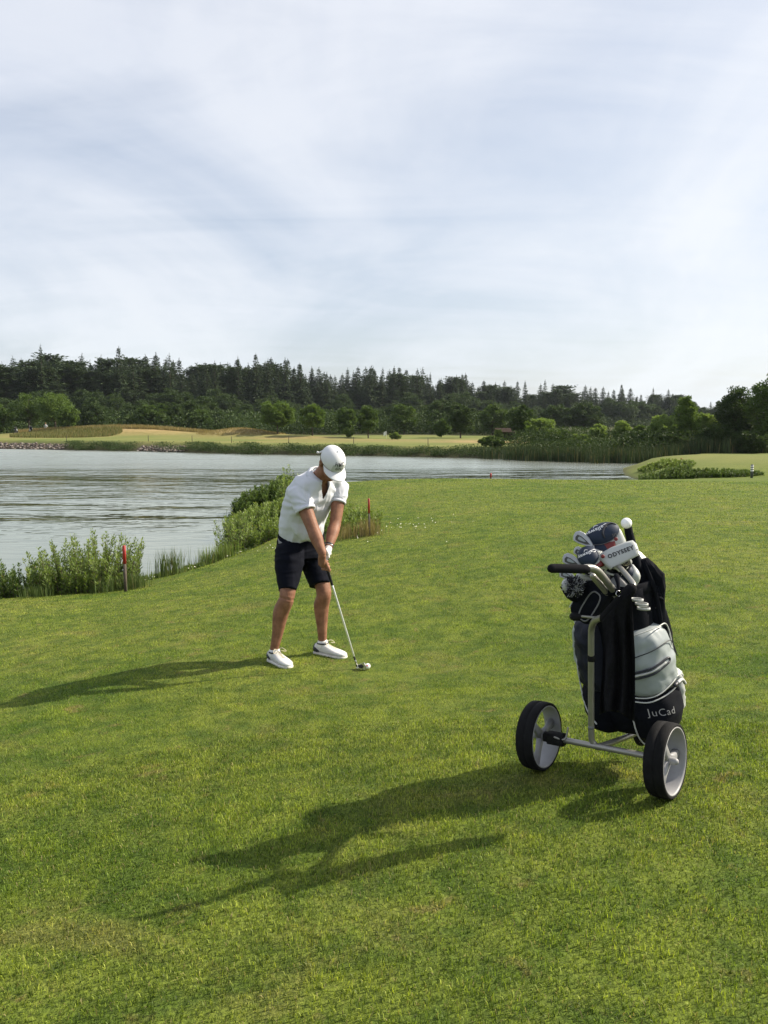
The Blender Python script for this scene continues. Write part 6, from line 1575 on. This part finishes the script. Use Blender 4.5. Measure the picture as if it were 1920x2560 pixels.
# distant golfer in white
dp = px(115, 1090, 118); gz_ = h1(dp.x, dp.y); g0 = Vector((dp.x, dp.y, gz_))
def P_(x, y, z): return g0 + Vector((x, y, z))
db = remesh('person', [loft([(P_(0, 0, .85), (.16, 0, 0), (0, .11, 0)), (P_(0, 0, 1.1), (.14, 0, 0), (0, .10, 0)), (P_(0, 0, 1.38), (.19, 0, 0), (0, .12, 0)), (P_(0, 0, 1.5), (.07, 0, 0), (0, .06, 0))], 16),
    limb([P_(0, 0, 1.45), P_(0, 0, 1.56)], [.055, .055]), ellips(P_(0, 0, 1.66), (.078, 0, 0), (0, .095, 0), (0, 0, .12)), limb([P_(.19, 0, 1.40), P_(.23, -.02, 1.13), P_(.24, -.12, .88)], [.05, .042, .03]), limb([P_(-.19, 0, 1.40), P_(-.23, -.02, 1.13), P_(-.20, -.14, .90)], [.05, .042, .03]),
    limb([P_(.09, 0, .88), P_(.10, -.01, .48), P_(.11, .02, .08), P_(.11, -.12, .04)], [.09, .06, .04, .04]), limb([P_(-.09, 0, .88), P_(-.11, .03, .48), P_(-.12, .05, .08), P_(-.12, -.09, .04)], [.09, .06, .04, .04])], .016, M_SKIN, 2)
far_p = top('person', db, g0, 'tiny distant golfer in a white top standing under the far left trees', 'person')
child('shirt', remesh('shirt', [loft([(P_(0, 0, .92), (.185, 0, 0), (0, .135, 0)), (P_(0, 0, 1.38), (.21, 0, 0), (0, .14, 0)), (P_(0, 0, 1.50), (.09, 0, 0), (0, .08, 0))], 16), limb([P_(.19, 0, 1.40), P_(.225, -.02, 1.18)], [.065, .06]), limb([P_(-.19, 0, 1.40), P_(-.225, -.02, 1.18)], [.065, .06])], .016, M_SHIRT, 2), far_p)
child('trousers', remesh('trousers', [loft([(P_(0, 0, .80), (.18, 0, 0), (0, .13, 0)), (P_(0, 0, .95), (.175, 0, 0), (0, .13, 0))], 16), limb([P_(.09, 0, .86), P_(.10, -.01, .48), P_(.11, .02, .12)], [.105, .075, .06]), limb([P_(-.09, 0, .86), P_(-.11, .03, .48), P_(-.12, .05, .12)], [.105, .075, .06])], .016, M_SHORT, 2), far_p)

# ---------------------------------------------------------------- air
M_HAZE, t = mat_new('haze_air')
pv = t.new('ShaderNodeVolumePrincipled', ins={'Color': (0.80, 0.90, 1.0, 1), 'Density': 0.00010, 'Anisotropy': 0.2})
ho = t.new('ShaderNodeOutputMaterial'); t.l.new(pv.outputs[0], ho.inputs['Volume'])
bmh = bmesh.new(); bmesh.ops.create_cube(bmh, size=1.0)
for v_ in bmh.verts: v_.co = ((v_.co.x) * 2400, 700 + v_.co.y * 1900, 14 + v_.co.z * 36)
hme = bpy.data.meshes.new('haze'); bmh.to_mesh(hme); bmh.free(); hme.materials.append(M_HAZE)
tag(mobj('haze', hme), kind='stuff')
